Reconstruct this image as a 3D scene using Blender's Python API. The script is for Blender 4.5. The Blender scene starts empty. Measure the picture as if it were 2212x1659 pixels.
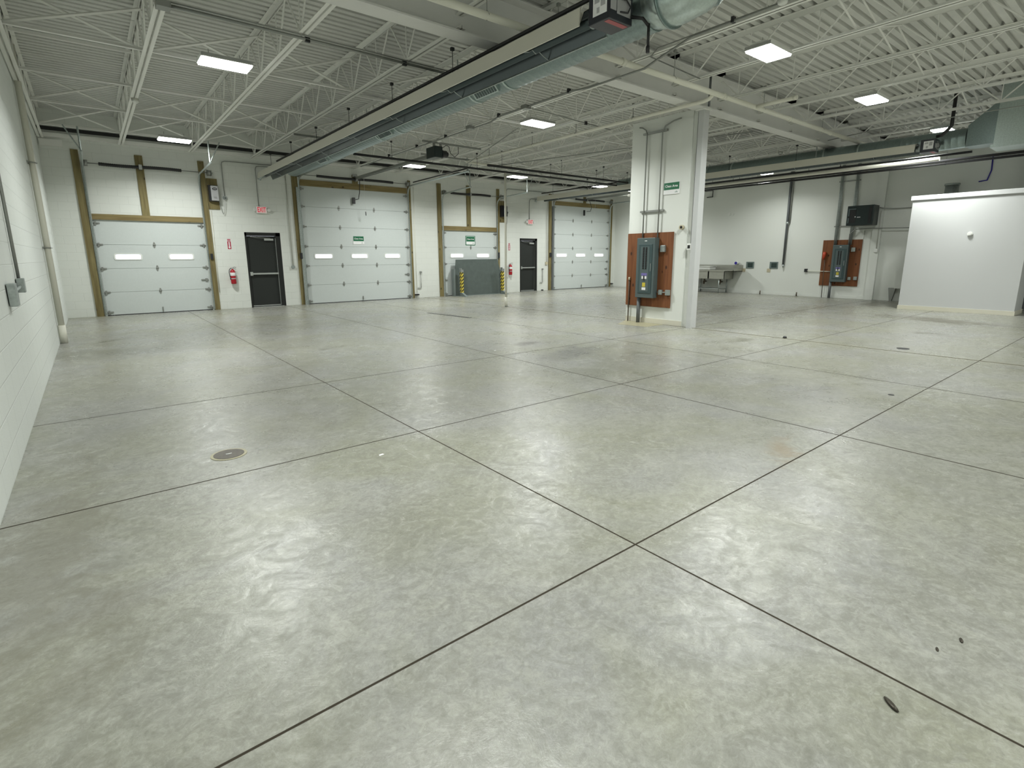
import bpy, bmesh, math, random
from mathutils import Vector, Matrix
random.seed(7)
C = bpy.context.scene.collection
S = bpy.context.scene
PI = math.pi
R = math.radians

# ---------------------------------------------------------------- camera
F_PX, PPY = 1126.94, 786.33
yaw, pitch, roll = R(38.4934), R(11.6267), R(-0.3126)
fw = Vector((math.sin(yaw)*math.cos(pitch), math.cos(yaw)*math.cos(pitch), -math.sin(pitch)))
rt = Vector((math.cos(yaw), -math.sin(yaw), 0)); up = rt.cross(fw)
rt, up = math.cos(roll)*rt + math.sin(roll)*up, -math.sin(roll)*rt + math.cos(roll)*up
cam_data = bpy.data.cameras.new('camera')
cam = bpy.data.objects.new('camera', cam_data); C.objects.link(cam)
m3 = Matrix((rt, up, -fw)).transposed()
cam.matrix_world = Matrix.Translation((0, 0, 1.47)) @ m3.to_4x4()
cam_data.sensor_fit = 'HORIZONTAL'; cam_data.sensor_width = 36.0
cam_data.lens = F_PX/2212*36
cam_data.shift_y = -(829.5-PPY)/2212
cam_data.clip_start = 0.05; cam_data.clip_end = 200
S.camera = cam

# ---------------------------------------------------------------- world, exposure
w = bpy.data.worlds.new('world'); S.world = w; w.use_nodes = True
bg = w.node_tree.nodes['Background']; bg.inputs[0].default_value = (0.86, 0.92, 1.0, 1); bg.inputs[1].default_value = 3.0
S.view_settings.view_transform = 'Standard'; S.view_settings.look = 'None'
S.view_settings.exposure = 0.0; S.view_settings.gamma = 1.0
S.view_settings.use_curve_mapping = False
LAMP_W = 118.0         # watts per ceiling fixture
LAMP_COL = (0.97, 1.0, 0.96)
try:
    S.cycles.max_bounces = 8; S.cycles.diffuse_bounces = 5; S.cycles.glossy_bounces = 3
    S.cycles.transmission_bounces = 4; S.cycles.caustics_reflective = False; S.cycles.caustics_refractive = False
    S.cycles.sample_clamp_indirect = 6.0
except Exception: pass

# ---------------------------------------------------------------- materials
MATS = {}
def mat(name, col, rough=0.5, metal=0.0, spec=None, emit=None, estr=0.0, noise=0.0, nscale=8.0, bump=0.0, bscale=40.0):
    if name in MATS: return MATS[name]
    m = bpy.data.materials.new(name); m.use_nodes = True; nt = m.node_tree
    b = nt.nodes['Principled BSDF']
    b.inputs['Base Color'].default_value = (*col, 1); b.inputs['Roughness'].default_value = rough
    b.inputs['Metallic'].default_value = metal
    if spec is not None: b.inputs['Specular IOR Level'].default_value = spec
    if emit:
        b.inputs['Emission Color'].default_value = (*emit, 1); b.inputs['Emission Strength'].default_value = estr
    if noise or bump:
        tc = nt.nodes.new('ShaderNodeTexCoord')
    if noise:
        n = nt.nodes.new('ShaderNodeTexNoise'); n.inputs['Scale'].default_value = nscale; n.inputs['Detail'].default_value = 5
        nt.links.new(tc.outputs['Object'], n.inputs['Vector'])
        r = nt.nodes.new('ShaderNodeMapRange'); r.inputs[1].default_value = 0.3; r.inputs[2].default_value = 0.7
        r.inputs[3].default_value = 1-noise; r.inputs[4].default_value = 1+noise*0.6
        nt.links.new(n.outputs['Fac'], r.inputs[0])
        mx = nt.nodes.new('ShaderNodeVectorMath'); mx.operation = 'SCALE'; mx.inputs[0].default_value = col
        nt.links.new(r.outputs[0], mx.inputs['Scale']); nt.links.new(mx.outputs[0], b.inputs['Base Color'])
    if bump:
        n2 = nt.nodes.new('ShaderNodeTexNoise'); n2.inputs['Scale'].default_value = bscale
        nt.links.new(tc.outputs['Object'], n2.inputs['Vector'])
        bp = nt.nodes.new('ShaderNodeBump'); bp.inputs['Strength'].default_value = bump; bp.inputs['Distance'].default_value = 0.01
        nt.links.new(n2.outputs['Fac'], bp.inputs['Height']); nt.links.new(bp.outputs[0], b.inputs['Normal'])
    MATS[name] = m; return m

def block_wall(name, axis, col):
    """painted concrete block: 0.4 x 0.2 m running bond, soft joints"""
    m = bpy.data.materials.new(name); m.use_nodes = True; nt = m.node_tree; L = nt.links
    b = nt.nodes['Principled BSDF']; b.inputs['Roughness'].default_value = 0.5
    g = nt.nodes.new('ShaderNodeNewGeometry'); sp = nt.nodes.new('ShaderNodeSeparateXYZ'); L.new(g.outputs['Position'], sp.inputs[0])
    cb = nt.nodes.new('ShaderNodeCombineXYZ'); L.new(sp.outputs[axis], cb.inputs[0]); L.new(sp.outputs[2], cb.inputs[1])
    br = nt.nodes.new('ShaderNodeTexBrick'); L.new(cb.outputs[0], br.inputs['Vector'])
    br.inputs['Scale'].default_value = 1.0; br.inputs['Brick Width'].default_value = 0.4064; br.inputs['Row Height'].default_value = 0.2032
    br.inputs['Mortar Size'].default_value = 0.006; br.inputs['Mortar Smooth'].default_value = 0.6
    br.inputs['Color1'].default_value = (*col, 1); br.inputs['Color2'].default_value = (col[0]*.985, col[1]*.985, col[2]*.985, 1)
    br.inputs['Mortar'].default_value = (col[0]*.93, col[1]*.93, col[2]*.93, 1)
    L.new(br.outputs['Color'], b.inputs['Base Color'])
    n = nt.nodes.new('ShaderNodeTexNoise'); n.inputs['Scale'].default_value = 60; L.new(g.outputs['Position'], n.inputs['Vector'])
    ma = nt.nodes.new('ShaderNodeMath'); ma.operation = 'MULTIPLY_ADD'; ma.inputs[1].default_value = -1.0
    L.new(br.outputs['Fac'], ma.inputs[0])
    mb = nt.nodes.new('ShaderNodeMath'); mb.operation = 'MULTIPLY'; mb.inputs[1].default_value = 0.35; L.new(n.outputs['Fac'], mb.inputs[0])
    L.new(mb.outputs[0], ma.inputs[2])
    bp = nt.nodes.new('ShaderNodeBump'); bp.inputs['Strength'].default_value = 0.45; bp.inputs['Distance'].default_value = 0.006
    L.new(ma.outputs[0], bp.inputs['Height']); L.new(bp.outputs[0], b.inputs['Normal'])
    return m

def wood(name, col, dark, axis):
    m = bpy.data.materials.new(name); m.use_nodes = True; nt = m.node_tree; L = nt.links
    b = nt.nodes['Principled BSDF']; b.inputs['Roughness'].default_value = 0.7
    g = nt.nodes.new('ShaderNodeNewGeometry'); mp = nt.nodes.new('ShaderNodeMapping'); L.new(g.outputs['Position'], mp.inputs[0])
    sc = [9, 9, 9]; sc[axis] = 0.7; mp.inputs['Scale'].default_value = sc
    n = nt.nodes.new('ShaderNodeTexNoise'); n.inputs['Scale'].default_value = 2.2; n.inputs['Detail'].default_value = 6; L.new(mp.outputs[0], n.inputs['Vector'])
    cr = nt.nodes.new('ShaderNodeValToRGB'); cr.color_ramp.elements[0].position = .3; cr.color_ramp.elements[1].position = .7
    cr.color_ramp.elements[0].color = (*dark, 1); cr.color_ramp.elements[1].color = (*col, 1); L.new(n.outputs['Fac'], cr.inputs[0])
    mp2 = nt.nodes.new('ShaderNodeMapping'); L.new(g.outputs['Position'], mp2.inputs[0]); s2 = [3.2, 3.2, 3.2]; s2[axis] = 1.9; mp2.inputs['Scale'].default_value = s2
    v = nt.nodes.new('ShaderNodeTexVoronoi'); v.inputs['Scale'].default_value = 1.6; L.new(mp2.outputs[0], v.inputs['Vector'])
    r = nt.nodes.new('ShaderNodeMapRange'); r.inputs[1].default_value = .08; r.inputs[2].default_value = .15; r.inputs[3].default_value = .22; r.inputs[4].default_value = 1
    L.new(v.outputs['Distance'], r.inputs[0])
    mx = nt.nodes.new('ShaderNodeVectorMath'); mx.operation = 'SCALE'; L.new(cr.outputs[0], mx.inputs[0]); L.new(r.outputs[0], mx.inputs['Scale'])
    L.new(mx.outputs[0], b.inputs['Base Color'])
    return m

def concrete():
    m = bpy.data.materials.new('polished_concrete'); m.use_nodes = True; nt = m.node_tree; L = nt.links; N = nt.nodes.new
    b = nt.nodes['Principled BSDF']; b.inputs['Specular IOR Level'].default_value = 0.6
    g = N('ShaderNodeNewGeometry'); P = g.outputs['Position']
    def noise(scale, detail=5, dist=0.0, sc=None, rough=.55):
        n = N('ShaderNodeTexNoise'); n.inputs['Scale'].default_value = scale; n.inputs['Detail'].default_value = detail
        n.inputs['Distortion'].default_value = dist; n.inputs['Roughness'].default_value = rough
        if sc:
            mp = N('ShaderNodeMapping'); mp.inputs['Scale'].default_value = sc[:3]
            if len(sc) > 3: mp.inputs['Rotation'].default_value = (0, 0, sc[3])
            L.new(P, mp.inputs[0]); L.new(mp.outputs[0], n.inputs['Vector'])
        else: L.new(P, n.inputs['Vector'])
        return n.outputs['Fac']
    def ramp(v, a, b_, lo, hi):
        r = N('ShaderNodeMapRange'); r.inputs[1].default_value = a; r.inputs[2].default_value = b_; r.inputs[3].default_value = lo; r.inputs[4].default_value = hi
        L.new(v, r.inputs[0]); return r.outputs[0]
    def math_(op, a, b_):
        n = N('ShaderNodeMath'); n.operation = op
        for i, v in enumerate((a, b_)):
            if isinstance(v, (int, float)): n.inputs[i].default_value = v
            else: L.new(v, n.inputs[i])
        return n.outputs[0]
    def mixc(fac, a, b_):
        n = N('ShaderNodeMix'); n.data_type = 'RGBA'
        L.new(fac, n.inputs[0])
        for i, v in ((6, a), (7, b_)):
            if isinstance(v, tuple): n.inputs[i].default_value = (*v, 1)
            else: L.new(v, n.inputs[i])
        return n.outputs[2]
    # cool grey and warm olive patches
    c = mixc(ramp(noise(0.9, 6, .8), .38, .62, 0, 1), (0.322, 0.322, 0.318), (0.296, 0.298, 0.238))
    c = mixc(ramp(noise(2.6, 8, 1.2, rough=.65), .42, .66, 0, .5), c, (0.405, 0.405, 0.372))
    # dark smears, longer across the far part of the floor
    sm = ramp(noise(.42, 8, .9, (1.0, 1.0, 1, .5), .66), .50, .68, 0, .55)
    c = mixc(sm, c, (0.205, 0.20, 0.155))
    sm2 = ramp(noise(1.5, 7, 1.5, (.6, 2.0, 1, .9), .7), .60, .70, 0, .35)
    c = mixc(sm2, c, (0.20, 0.195, 0.15))
    md = noise(9.0, 6, 1.6, (1, 1.4, 1, .7), .68)
    c = mixc(ramp(md, .52, .64, 0, .30), c, (0.20, 0.20, 0.17))
    c = mixc(ramp(md, .46, .36, 0, .30), c, (0.47, 0.47, 0.44))
    # trowel burnish streaks
    tr = noise(5.0, 8, 2.2, (1, 1, 1), .72)
    c = mixc(ramp(tr, .50, .58, 0, .40), c, (0.21, 0.21, 0.18))
    c = mixc(ramp(tr, .47, .38, 0, .40), c, (0.45, 0.45, 0.41))
    fine = noise(85, 3)
    c = mixc(ramp(fine, .35, .7, 0, .12), c, (0.24, 0.24, 0.21))
    gr = noise(34, 8, .8, rough=.75)
    c = mixc(ramp(gr, .50, .66, 0, .42), c, (0.17, 0.17, 0.145))
    c = mixc(ramp(gr, .48, .34, 0, .42), c, (0.50, 0.50, 0.47))
    st = ramp(noise(.33, 8, 1.4, (1.0, 1.0, 1, 1.3), .72), .60, .70, 0, .75)
    c = mixc(st, c, (0.135, 0.130, 0.095))
    wob = noise(2.2, 7, 1.0, rough=.72)
    for (sx_, sy_, rx, ry, rot_, colr, stg) in ((3.98, 1.66, .30, .13, .4, (0.26, 0.20, 0.12), .75), (5.76, 6.80, .22, .16, 0, (0.07, 0.06, 0.05), .8), (5.75, 5.70, .8, .30, .3, (0.17, 0.165, 0.16), .7),
            (5.4, 4.6, .9, .35, .3, (0.20, 0.20, 0.165), .55), (13.7, 7.75, 1.9, .45, .25, (0.14, 0.13, 0.10), .8), (14.6, 6.2, 2.2, .35, .2, (0.15, 0.135, 0.10), .75), (18.6, 5.7, 1.3, .35, .2, (0.11, 0.10, 0.075), .9),
            (15.0, 3.3, 1.1, .5, 1.2, (0.14, 0.125, 0.09), .8), (11.9, 6.2, 1.5, .5, .5, (0.18, 0.175, 0.135), .6), (0.2, 10.4, 1.6, .6, 0, (0.17, 0.17, 0.145), .6), (-.35, 3.2, .25, 1.6, 0, (0.19, 0.18, 0.14), .55), (17.0, 11.5, 2.5, 1.2, .3, (0.20, 0.195, 0.15), .6)):
        mp = N('ShaderNodeMapping'); mp.vector_type = 'TEXTURE'; mp.inputs['Location'].default_value = (sx_, sy_, 0); mp.inputs['Rotation'].default_value = (0, 0, rot_); mp.inputs['Scale'].default_value = (rx, ry, 1)
        L.new(P, mp.inputs[0]); ln = N('ShaderNodeVectorMath'); ln.operation = 'LENGTH'; L.new(mp.outputs[0], ln.inputs[0])
        dd = math_('ADD', ln.outputs['Value'], math_('MULTIPLY', math_('SUBTRACT', wob, .5), 4.5))
        c = mixc(ramp(dd, .35, 1.25, stg, 0), c, colr)
    # pits
    v = N('ShaderNodeTexVoronoi'); v.inputs['Scale'].default_value = 2.3; v.inputs['Randomness'].default_value = 1; L.new(P, v.inputs['Vector'])
    pit = ramp(v.outputs['Distance'], .014, .024, 1, 0)
    v2 = N('ShaderNodeTexVoronoi'); v2.inputs['Scale'].default_value = 6.5; L.new(P, v2.inputs['Vector'])
    pit2 = ramp(v2.outputs['Distance'], .016, .028, .8, 0)
    gate = ramp(noise(1.1, 2), .5, .56, 0, 1)
    pit = math_('MAXIMUM', pit, math_('MULTIPLY', pit2, gate))
    c = mixc(pit, c, (0.04, 0.035, 0.03))
    # saw-cut joints
    sp = N('ShaderNodeSeparateXYZ'); L.new(P, sp.inputs[0])
    def line(out, pos, wid):
        d = math_('ABSOLUTE', math_('SUBTRACT', out, pos), 0)
        return ramp(d, wid, wid*1.6, 1, 0)
    J = None
    for ax, pos, wid in ((0, 2.035, .0042), (0, 4.70, .0060), (0, 7.20, .0070), (0, 9.62, .017), (0, 14.7, .008),
                         (1, 1.536, .0042), (1, 3.86, .0055), (1, 6.18, .0065), (1, -.8, .003)):
        l = line(sp.outputs[ax], pos, wid)
        J = l if J is None else math_('MAXIMUM', J, l)
    halo = ramp(math_('ABSOLUTE', math_('SUBTRACT', sp.outputs[0], 9.62), 0), 0.0, .10, .5, 0)
    c = mixc(halo, c, (0.47, 0.45, 0.33))
    dk = N('ShaderNodeVectorMath'); dk.operation = 'MULTIPLY'; L.new(c, dk.inputs[0]); dk.inputs[1].default_value = (.87, .87, .845); c = dk.outputs[0]
    c = mixc(J, c, (0.045, 0.038, 0.028))
    L.new(c, b.inputs['Base Color'])
    ro = ramp(noise(1.7, 7, 1.0, rough=.65), .3, .7, .20, .33)
    ro = math_('ADD', ro, ramp(tr, .4, .65, 0, .12))
    ro = math_('ADD', ro, math_('MULTIPLY', J, .5))
    L.new(ro, b.inputs['Roughness'])
    L.new(ramp(J, 0, 1, .6, .05), b.inputs['Specular IOR Level'])
    hh = math_('ADD', math_('MULTIPLY', tr, .6), math_('MULTIPLY', noise(26, 7, 1.2, (1, 1, 1), .7), .34))
    hh = math_("SUBTRACT", hh, math_("MULTIPLY", pit, .3))
    bp = N('ShaderNodeBump'); bp.inputs['Strength'].default_value = 0.20; bp.inputs['Distance'].default_value = 0.012
    L.new(hh, bp.inputs['Height']); L.new(bp.outputs[0], b.inputs['Normal'])
    return m

WHITE = (0.72, 0.74, 0.70)
M = dict(
 floor=concrete(),
 block_x=block_wall('painted_block_x', 0, WHITE), block_y=block_wall('painted_block_y', 1, (0.72, 0.75, 0.72)),
 drywall=mat('painted_drywall', (0.72, 0.74, 0.70), .55, bump=.08, bscale=90),
 parti=mat('partition_white', (0.53, 0.54, 0.54), .5),
 cream=mat('cream_trim', (0.62, 0.60, 0.50), .5),
 deck=mat('painted_deck', (0.64, 0.645, 0.615), .6, noise=.05, nscale=3),
 steel_w=mat('white_painted_steel', (0.82, 0.82, 0.785), .5),
 girder=mat('girder_paint', (0.72, 0.72, 0.70), .55, noise=.04, nscale=2),
 pipe_w=mat('white_painted_pipe', (0.74, 0.73, 0.64), .38),
 galv=mat('galvanised_steel', (0.40, 0.44, 0.43), .38, .75, noise=.18, nscale=30),
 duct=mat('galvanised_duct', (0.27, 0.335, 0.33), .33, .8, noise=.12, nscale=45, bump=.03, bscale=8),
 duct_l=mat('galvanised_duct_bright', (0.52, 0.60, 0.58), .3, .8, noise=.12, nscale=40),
 grille=mat('duct_grille_dark', (0.10, 0.13, 0.13), .4, .5),
 conduit=mat('conduit_grey', (0.30, 0.31, 0.29), .42, .55),
 conduit_l=mat('conduit_painted_light', (0.52, 0.52, 0.47), .5, .1),
 black=mat('black_iron', (0.012, 0.012, 0.013), .45),
 blackm=mat('black_plastic', (0.02, 0.021, 0.024), .35),
 dgreen=mat('dark_enamel', (0.012, 0.022, 0.022), .32),
 refl=mat('aluminised_reflector', (0.70, 0.68, 0.60), .38, .35),
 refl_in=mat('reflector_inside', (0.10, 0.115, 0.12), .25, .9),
 tube=mat('heater_tube', (0.07, 0.09, 0.095), .35, .6),
 burner=mat('burner_box_paint', (0.020, 0.022, 0.030), .35),
 label=mat('white_label', (0.82, 0.82, 0.82), .5),
 label_g=mat('grey_label', (0.42, 0.42, 0.43), .5),
 rlabel=mat('red_label', (0.42, 0.10, 0.11), .5),
 dpanel=mat('door_panel_white', (0.57, 0.61, 0.60), .42, noise=.02, nscale=30),
 seal=mat('door_seal_black', (0.015, 0.015, 0.015), .6),
 wx=wood('treated_timber_x', (0.265, 0.21, 0.09), (0.16, 0.115, 0.04), 0),
 wz=wood('treated_timber_z', (0.24, 0.20, 0.085), (0.13, 0.10, 0.035), 2),
 ply=wood('plywood_orange', (0.215, 0.078, 0.024), (0.135, 0.042, 0.012), 2),
 edoor=mat('exit_door_paint', (0.013, 0.016, 0.014), .55),
 edoor2=mat('exit_frame_paint', (0.006, 0.007, 0.006), .55),
 alu=mat('brushed_aluminium', (0.52, 0.54, 0.53), .35, .8),
 red=mat('extinguisher_red', (0.36, 0.008, 0.018), .3),
 redsign=mat('sign_red', (0.40, 0.03, 0.06), .5),
 exitw=mat('exit_sign_face', (0.80, 0.70, 0.68), .4, emit=(1, .6, .58), estr=.12),
 exitr=mat('exit_sign_letters', (0.65, 0.01, 0.04), .4, emit=(1, .03, .08), estr=.25),
 plastw=mat('white_plastic', (0.76, 0.77, 0.74), .4),
 green=mat('sign_green', (0.006, 0.13, 0.055), .5),
 leveler=mat('leveler_grey', (0.085, 0.105, 0.098), .5, noise=.12, nscale=6),
 leveler_l=mat('leveler_side_grey', (0.17, 0.20, 0.195), .5),
 yellow=mat('hazard_yellow', (0.62, 0.50, 0.07), .45),
 panel_g=mat('panel_grey', (0.085, 0.115, 0.115), .38),
 panel_d=mat('panel_dark_grey', (0.045, 0.075, 0.078), .4),
 stain=mat('stainless_steel', (0.42, 0.42, 0.37), .38, .6, noise=.1, nscale=5),
 yl=mat('yellow_label', (0.55, 0.45, 0.05), .5), pl=mat('purple_label', (0.16, 0.14, 0.36), .5),
 tan=mat('tan_plate', (0.50, 0.45, 0.32), .5),
 boxin=mat('wall_box_inside', (0.02, 0.04, 0.035), .5), boxf=mat('wall_box_frame', (0.14, 0.18, 0.17), .45),
 blue=mat('blue_plastic', (0.03, 0.02, 0.30), .35),
 orange=mat('orange_red', (0.50, 0.06, 0.02), .5),
 bronze=mat('drain_bronze', (0.075, 0.065, 0.05), .42, .5, noise=.3, nscale=40),
 lens=mat('lamp_lens', (0.9, 0.9, 0.9), .4, emit=(0.97, 1.0, 0.95), estr=16.0),
 glassd=mat('dark_lens', (0.02, 0.02, 0.02), .15),
 patch=mat('floor_patch', (0.36, 0.335, 0.22), .45, noise=.1, nscale=20),
 brown=mat('rust_brown_pipe', (0.10, 0.075, 0.05), .5, .3),
 greyc=mat('grey_coated_pipe', (0.12, 0.13, 0.135), .5),
)
# window pane: clear acrylic, daylight behind it
pm = bpy.data.materials.new('acrylic_pane'); pm.use_nodes = True; nt = pm.node_tree; nt.nodes.clear()
o_ = nt.nodes.new('ShaderNodeOutputMaterial'); mx_ = nt.nodes.new('ShaderNodeMixShader'); tr_ = nt.nodes.new('ShaderNodeBsdfTransparent'); gl_ = nt.nodes.new('ShaderNodeBsdfGlossy')
tr_.inputs[0].default_value = (.95, .96, 1, 1); gl_.inputs['Roughness'].default_value = .08; mx_.inputs[0].default_value = .06
nt.links.new(tr_.outputs[0], mx_.inputs[1]); nt.links.new(gl_.outputs[0], mx_.inputs[2]); nt.links.new(mx_.outputs[0], o_.inputs[0])
M['pane'] = pm

# ---------------------------------------------------------------- mesh builder
class MB:
    def __init__(s): s.bm = bmesh.new()
    def box(s, x0, x1, y0, y1, z0, z1):
        v = [s.bm.verts.new((x, y, z)) for z in (z0, z1) for y in (y0, y1) for x in (x0, x1)]
        for f in ((0,2,3,1),(4,5,7,6),(0,1,5,4),(2,6,7,3),(0,4,6,2),(1,3,7,5)): s.bm.faces.new([v[i] for i in f])
        return s
    def rbox(s, c, h, rot):   # oriented box: centre, half sizes, 3x3 matrix
        v = [s.bm.verts.new(Vector(c) + rot @ Vector((x*h[0], y*h[1], z*h[2]))) for z in (-1,1) for y in (-1,1) for x in (-1,1)]
        for f in ((0,2,3,1),(4,5,7,6),(0,1,5,4),(2,6,7,3),(0,4,6,2),(1,3,7,5)): s.bm.faces.new([v[i] for i in f])
        return s
    def cyl(s, p0, p1, r0, r1=None, n=12, cap=True):
        p0, p1 = Vector(p0), Vector(p1); r1 = r0 if r1 is None else r1
        d = (p1-p0).normalized(); a = d.orthogonal().normalized(); b = d.cross(a)
        A = [s.bm.verts.new(p0 + r0*(math.cos(t)*a + math.sin(t)*b)) for t in [2*PI*i/n for i in range(n)]]
        B = [s.bm.verts.new(p1 + r1*(math.cos(t)*a + math.sin(t)*b)) for t in [2*PI*i/n for i in range(n)]]
        for i in range(n):
            f = s.bm.faces.new((A[i], A[(i+1) % n], B[(i+1) % n], B[i])); f.smooth = n > 6
        if cap: s.bm.faces.new(A[::-1]); s.bm.faces.new(B)
        return s
    def tube(s, pts, r, n=8, cap=True, rr=None):
        pts = [Vector(p) for p in pts]; rings = []; prev = None
        for i, p in enumerate(pts):
            d = (pts[min(i+1, len(pts)-1)] - pts[max(i-1, 0)]).normalized()
            if prev is None: a = d.orthogonal().normalized()
            else:
                a = prev - d*prev.dot(d)
                a = a.normalized() if a.length > 1e-5 else d.orthogonal().normalized()
            prev = a; b = d.cross(a); q = rr[i] if rr else r
            off = PI/4 if n == 4 else 0
            rings.append([s.bm.verts.new(p + q*(math.cos(t+off)*a + math.sin(t+off)*b)) for t in [2*PI*k/n for k in range(n)]])
        for A, B in zip(rings, rings[1:]):
            for k in range(n):
                f = s.bm.faces.new((A[k], A[(k+1) % n], B[(k+1) % n], B[k])); f.smooth = n > 6
        if cap: s.bm.faces.new(rings[0][::-1]); s.bm.faces.new(rings[-1])
        return s
    def prism(s, pts, axis, a, b):   # polygon in the two other axes, extruded on axis from a to b
        def mk(u, v, t):
            c = [0, 0, 0]; o = [i for i in (0,1,2) if i != axis]; c[o[0]] = u; c[o[1]] = v; c[axis] = t; return s.bm.verts.new(c)
        A = [mk(u, v, a) for u, v in pts]; B = [mk(u, v, b) for u, v in pts]; n = len(pts)
        s.bm.faces.new(A); s.bm.faces.new(B[::-1])
        for i in range(n): s.bm.faces.new((A[i], B[i], B[(i+1) % n], A[(i+1) % n]))
        return s
    def lathe(s, prof, c=(0,0,0), n=20):
        rings = [[s.bm.verts.new((c[0]+r*math.cos(2*PI*k/n), c[1]+r*math.sin(2*PI*k/n), c[2]+z)) for k in range(n)] for r, z in prof]
        for A, B in zip(rings, rings[1:]):
            for k in range(n):
                f = s.bm.faces.new((A[k], A[(k+1) % n], B[(k+1) % n], B[k])); f.smooth = True
        s.bm.faces.new(rings[0][::-1]); s.bm.faces.new(rings[-1])
        return s
def tag(o, label=None, cat=None, group=None, kind=None):
    if label: o['label'] = label
    if cat: o['category'] = cat
    if group: o['group'] = group
    if kind: o['kind'] = kind
    return o
def obj(name, mb, m, parent=None, label=None, cat=None, group=None, kind=None, bevel=0.0):
    bm = mb.bm
    bmesh.ops.recalc_face_normals(bm, faces=bm.faces)
    me = bpy.data.meshes.new(name); o = bpy.data.objects.new(name, me); C.objects.link(o)
    if parent is None and bm.verts:
        xs = [v.co.x for v in bm.verts]; ys = [v.co.y for v in bm.verts]; zs = [v.co.z for v in bm.verts]
        base = Vector(((min(xs)+max(xs))/2, (min(ys)+max(ys))/2, min(zs)))
        bmesh.ops.translate(bm, verts=bm.verts, vec=-base); o.location = base
    elif parent is not None and parent.get('_w'):
        pass
    bm.to_mesh(me); bm.free()
    me.materials.append(M[m] if isinstance(m, str) else m)
    if parent: o.parent = parent
    if bevel:
        bv = o.modifiers.new('bevel', 'BEVEL'); bv.width = bevel; bv.segments = 2; bv.limit_method = 'ANGLE'
    return tag(o, label, cat, group, kind)
def thing(name, loc, label=None, cat=None, group=None, kind=None, rz=0):
    o = bpy.data.objects.new(name, None); C.objects.link(o); o.location = loc; o.rotation_euler = (0, 0, rz)
    o.empty_display_size = .2
    return tag(o, label, cat, group, kind)
def dup(root, loc, label=None, rz=None, group=None):
    r = root.copy(); C.objects.link(r); r.location = loc
    if rz is not None: r.rotation_euler = (0, 0, rz)
    if label: r['label'] = label
    if group: r['group'] = group
    for ch in list(root.children):
        c = ch.copy(); C.objects.link(c); c.parent = r
        for g in list(ch.children):
            d = g.copy(); C.objects.link(d); d.parent = c
    return r
def text_part(name, body, size, m, parent, loc, rot, extrude=.0015, sx=1.0):
    cu = bpy.data.curves.new(name, 'FONT'); cu.body = body; cu.size = size; cu.align_x = 'CENTER'; cu.align_y = 'CENTER'; cu.extrude = extrude; cu.offset = size*.012
    t = bpy.data.objects.new(name, cu)
    me = bpy.data.meshes.new_from_object(t); bpy.data.objects.remove(t)
    o = bpy.data.objects.new(name, me); C.objects.link(o); me.materials.clear(); me.materials.append(M[m]); o.parent = parent
    o.location = loc; o.rotation_euler = rot; o.scale = (sx, 1, 1)
    return o
def arc(c, r, a0, a1, n, plane='yz', x=0.0):
    out = []
    for i in range(n+1):
        t = a0 + (a1-a0)*i/n; u, v = c[0]+r*math.cos(t), c[1]+r*math.sin(t)
        out.append((x, u, v) if plane == 'yz' else (u, x, v) if plane == 'xz' else (u, v, x))
    return out
ORD = ['first','second','third','fourth','fifth','sixth','seventh','eighth','ninth','tenth','eleventh','twelfth','thirteenth','fourteenth','fifteenth','sixteenth']

# ================================================================ SETTING
XL, XR, YB, YF = -0.58, 20.2, 17.30, -6.0
ZD = 4.97      # underside of the deck
obj('floor', MB().box(XL, XR, YF, YB+.25, -.15, 0), 'floor', kind='structure')
# wall with the dock doors: built round its openings
DD = [(0.22, 2.66, 2.44), (5.39, 9.06, 3.65), (10.50, 12.97, 2.44), (16.12, 19.72, 3.65)]   # dock doors
ED = [(3.70, 4.70, 2.22), (14.21, 15.17, 2.22)]                                           # exit doors
ops = sorted(DD+ED)
wb = MB(); x = XL-.2
for a, b, h in ops:
    wb.box(x, a, YB, YB+.25, 0, 5.1); wb.box(a, b, YB, YB+.25, h, 5.1); x = b
wb.box(x, XR+.2, YB, YB+.25, 0, 5.1)
obj('wall_back', wb, 'block_x', kind='structure')
obj('wall_left', MB().box(XL-.2, XL, YF, YB, 0, 5.1), 'block_y', kind='structure')
obj('wall_right', MB().box(XR, XR+.2, YF, YB, 0, 5.1), 'drywall', kind='structure')
obj('wall_front', MB().box(XL-.2, XR+.2, YF-.2, YF, 0, 5.1), 'block_x', kind='structure')
obj('trim_1', MB().box(XL, XR, YB-.035, YB-.002, 4.49, 4.57), 'seal', kind='structure')
obj('trim_2', MB().box(XL, XR, YB-.10, YB-.002, 4.33, 4.42), 'steel_w', kind='structure')
obj('baseboard_right', MB().box(XR-.012, XR-.001, 4.7, 17.2, .002, .10), 'drywall', kind='structure')
# ribbed roof deck, ribs running along X
prof = []; y = YF-.2; k = 0; T = .0016
while y < YB+.2:
    lip = .012 if k % 6 == 0 else 0.0
    prof += [(y, ZD), (y+.088, ZD)]
    if lip: prof += [(y+.0895, ZD-.014), (y+.0925, ZD-.014), (y+.094, ZD+.004)]
    prof += [(y+.100, ZD+.055), (y+.142, ZD+.055)]
    y += .152; k += 1
dk = MB(); bm = dk.bm
A = [bm.verts.new((XL-.1, a, b)) for a, b in prof]; B = [bm.verts.new((XR+.1, a, b)) for a, b in prof]
for i in range(len(prof)-1): bm.faces.new((A[i], A[i+1], B[i+1], B[i]))
cz = obj('ceiling', dk, 'deck', kind='structure')
obj('roof', MB().box(XL-.2, XR+.2, YF-.2, YB+.25, 5.10, 5.25), 'deck', kind='structure')

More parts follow.
